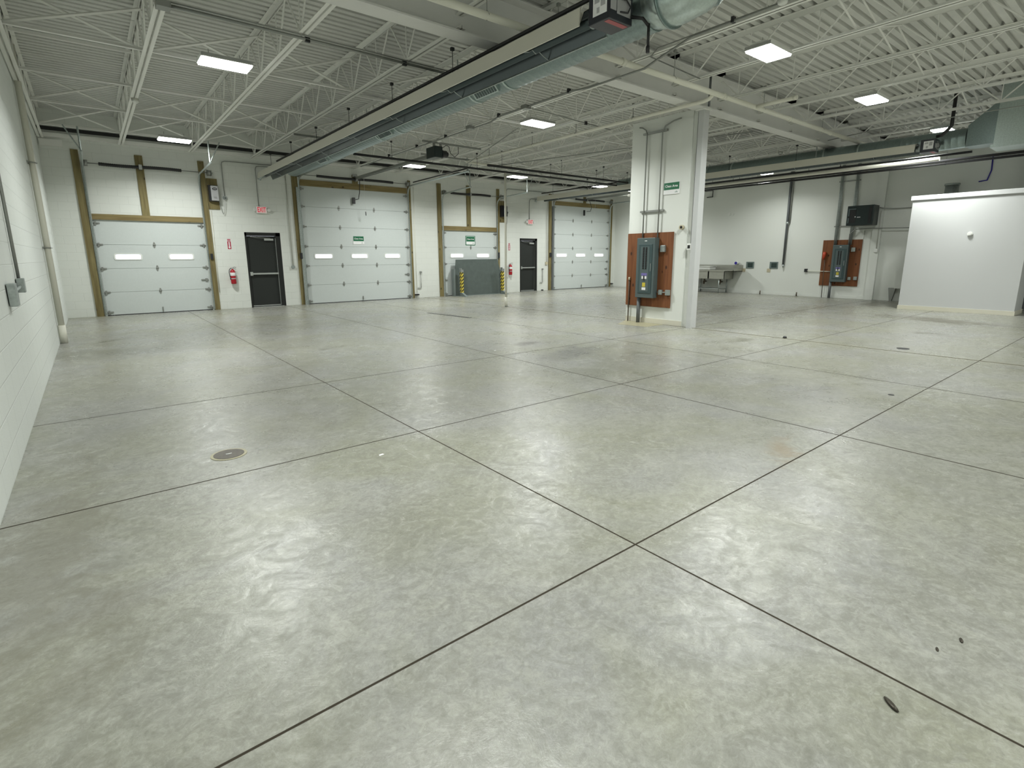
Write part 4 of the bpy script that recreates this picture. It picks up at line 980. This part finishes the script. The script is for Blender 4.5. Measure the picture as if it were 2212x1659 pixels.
pipe('conduit', [(20.16, 8.28, .92), (20.16, 7.48, .90)], .013, 'pipe_w', 'white horizontal conduit left of the far plywood')
jbox('dark box at the end of the white conduit left of the far plywood', X_-.002, 8.33, .93, .05, 'blackm')
t = thing('wall_drop_pipe', (20.13, 9.13, 1.02), 'tall double grey pipe dropping down the far wall', 'pipe')
obj('pipe', MB().cyl((0, .0, .10), (0, 0, 3.7), .040, n=14), 'greyc', t)
obj('pipe', MB().cyl((.02, -.065, 1.6), (.02, -.065, 3.7), .025, n=12), 'conduit', t)
obj('tip', MB().cyl((0, 0, 0), (0, 0, .10), .02, .042, n=14), 'galv', t)
obj('coupling', MB().cyl((0, -.01, 1.55), (0, -.01, 1.64), .055, n=14), 'galv', t)
for y, lab in ((10.42, 'left of the two recessed wall boxes right of the sink'), (9.50, 'right of the two recessed wall boxes right of the sink')):
    t = thing('washer_box', (X_-.012, y, 1.10), lab, 'wall box', 'recessed boxes right of the sink')
    obj('frame', MB().box(-.008, .010, -.155, .155, -.125, .125), 'boxf', t)
    obj('recess', MB().box(-.011, -.008, -.115, .09, -.085, .085), 'boxin', t)
for y, lab in ((10.66, 'tan blank plate below the left recessed box'), (9.68, 'tan blank plate below the right recessed box')):
    obj('blank_plate', MB().box(X_-.012, X_-.001, y-.065, y+.065, .84, .97), 'tan', label=lab, cat='wall plate')
obj('wall_speaker', MB().cyl((X_-.001, 11.44, 3.07), (X_-.05, 11.44, 3.07), .055, n=16).cyl((X_-.001, 11.28, 3.07), (X_-.03, 11.28, 3.07), .04, n=16), 'plastw', label='small pale device high on the wall above the sink', cat='sensor')
obj('wall_bracket', MB().tube([(20.15, 12.55, 4.05), (20.15, 12.2, 4.05), (20.15, 12.2, 3.80), (20.15, 12.45, 3.80)], .02, 6), 'black', label='black bracket high on the wall right of the column', cat='bracket')
for y, lab in ((9.9, 'short dark pipe stub on the floor under the left wall box'), (8.55, 'short dark pipe stub on the floor left of the far plywood')):
    obj('pipe_stub', MB().cyl((20.12, y, 0), (20.12, y, .14), .02, n=10), 'brown', label=lab, cat='pipe stub')
obj('grey_wedge', MB().prism([(5.60, 0), (5.66, 0), (5.72, .42), (5.52, .42)], 0, 20.08, 20.19), 'conduit', label='dark tapering bracket low on the wall left of the partition', cat='bracket')
obj('utility_cabinet', MB().box(19.85, 20.19, 4.75, 5.50, .42, .98), 'drywall', label='pale box low on the wall beside the partition', cat='cabinet')

# sink
t = thing('utility_sink', (19.83, 12.15, 0), 'long stainless three-compartment sink against the far wall behind the column', 'sink')
obj('backsplash', MB().box(.33, .36, -1.45, 1.45, .86, 1.10), 'stain', t)
obj('drainboard', MB().box(-.35, .33, -1.45, -1.09, .855, .875).box(-.35, -.33, -1.45, 1.45, .855, .915).box(-.35, .33, -1.45, -1.43, .855, 1.0).box(-.33, .33, 1.02, 1.45, .855, .875), 'stain', t)
for k in range(3):
    a = -1.1+k*.7
    b_ = MB().box(-.33, .33, a+.02, a+.04, .56, .87).box(-.33, .33, a+.68, a+.70, .56, .87).box(-.33, -.31, a+.02, a+.70, .56, .87).box(.31, .33, a+.02, a+.70, .56, .87).box(-.33, .33, a+.02, a+.70, .55, .565)
    obj('bowl', b_, 'stain', t)
    obj('drain_trap', MB().tube([(0, a+.36, .55), (0, a+.36, .42), (.04, a+.40, .34), (.10, a+.45, .34), (.14, a+.48, .42), (.34, a+.48, .42)], .028, 8), 'brown', t)
for lx, ly in ((-.29, -.85), (.29, -.85), (-.29, .3), (.29, .3), (-.29, 1.35), (.29, 1.35)):
    obj('leg', MB().cyl((lx, ly, 0), (lx, ly, .56), .020, n=10), 'galv', t)
obj('stretcher', MB().cyl((-.29, -.85, .16), (-.29, 1.35, .16), .012, n=8).cyl((.29, -.85, .16), (.29, 1.35, .16), .012, n=8), 'galv', t)
obj('dish_tub', MB().box(19.52, 19.95, 11.72, 12.20, .918, 1.03).box(19.49, 19.98, 11.69, 12.23, 1.03, 1.05), 'plastw', label='white plastic tub standing on the sink', cat='tub', bevel=.01)
t = thing('soap_bottle', (20.12, 10.93, 1.10), 'blue round container on the sink backsplash end', 'container')
obj('body', MB().cyl((-.07, 0, .075), (.07, 0, .075), .065, n=20), 'plastw', t)
obj('cap', MB().cyl((-.085, 0, .075), (-.07, 0, .075), .055, n=20), 'blue', t)

# ================================================================ LEFT WALL
jbox('nearer steel box on the left block wall', XL+.002+.06, 6.25, 1.17, .085, 'galv', .055)
jbox('steel box at the foot of the conduit on the left block wall', XL+.002+.06, 7.06, 1.22, .06, 'galv', .055)
obj('box_nipple', MB().cyl((XL+.03, 6.335, 1.18), (XL+.03, 7.0, 1.21), .013, n=8), 'galv', label='short pipe joining the two steel boxes on the left wall', cat='conduit')
pipe('conduit', [(XL+.022, 7.09, 1.28), (XL+.022, 7.08, 2.0), (XL+.022, 7.06, 4.9)], .014, 'conduit', 'grey conduit rising up the left block wall')
t = thing('downpipe', (-.520, 12.20, 0), 'white rain downpipe standing against the left block wall', 'pipe')
obj('pipe', MB().cyl((0, 0, .32), (0, 0, 4.85), .046, n=20), 'pipe_w', t)
obj('sleeve', MB().cyl((0, 0, 0), (0, 0, .32), .056, n=20), 'pipe_w', t)
for z in (1.66, 3.05): obj('strap', MB().box(-.058, -.045, -.16, .075, z-.018, z+.018).tube([(-.05, -.062, z), (-.02, -.062, z), (.045, -.04, z), (.062, .0, z), (.045, .04, z), (-.02, .062, z), (-.05, .062, z)], .009, 6), 'conduit', t)

# ================================================================ FLOOR ITEMS
t = thing('floor_cleanout', (.65, 4.30, 0), 'round bronze floor cleanout cover in the left foreground', 'drain')
obj('ring', MB().cyl((0, 0, 0), (0, 0, .004), .125, n=36), 'patch', t)
obj('cover', MB().cyl((0, 0, .004), (0, 0, .006), .105, n=36), 'bronze', t)
obj('slot', MB().box(-.02, .02, -.006, .006, .006, .0075), 'alu', t)
obj('floor_drain', MB().cyl((9.98, 2.53, 0), (9.98, 2.53, .005), .085, n=28), 'black', label='round dark floor drain at the right of the column', cat='drain')
obj('floor_cleanout', MB().cyl((6.53, 1.70, 0), (6.53, 1.70, .004), .028, n=20), 'black', label='small black cap in the floor near the right joint', cat='floor cap')
obj('floor_stop', MB().lathe([(.035, 0), (.03, .02), (.018, .035)], (9.69, 4.24, 0), 12), 'black', label='little black knob on the floor joint right of the column', cat='floor stop')
obj('floor_slot', MB().prism([(6.94, 12.4), (7.02, 12.4), (7.20, 10.62), (7.12, 10.62)], 2, .0, .004), 'black', label='narrow dark slot in the floor before the tall door', cat='floor slot')
for x, y, a, s, lab in ((1.90, .37, .9, .022, 'brown leaf-shaped scrap on the floor at lower right'), (2.33, .345, .3, .010, 'left of two tiny dark crumbs at lower right'), (2.46, .30, .3, .012, 'right of two tiny dark crumbs at lower right')):
    mb = MB().lathe([(s*.3, 0), (s, s*.15), (s*.5, s*.4)], (0, 0, 0), 12)
    bmesh.ops.scale(mb.bm, vec=(1.5, .5, 1), verts=mb.bm.verts); bmesh.ops.rotate(mb.bm, cent=(0, 0, 0), verts=mb.bm.verts, matrix=Matrix.Rotation(a, 3, 'Z')); bmesh.ops.translate(mb.bm, verts=mb.bm.verts, vec=(x, y, 0))
    obj('debris', mb, 'bronze', label=lab, cat='scrap')
for x, y, lab in ((1.55, 3.55, 'white paper scrap beside the long floor joint'), (4.9, 6.6, 'tiny white scrap on the middle of the floor')):
    obj('paper_scrap', MB().prism([(x-.02, y-.012), (x+.022, y-.005), (x+.015, y+.014), (x-.015, y+.01)], 2, .0, .003), 'label', label=lab, cat='scrap')
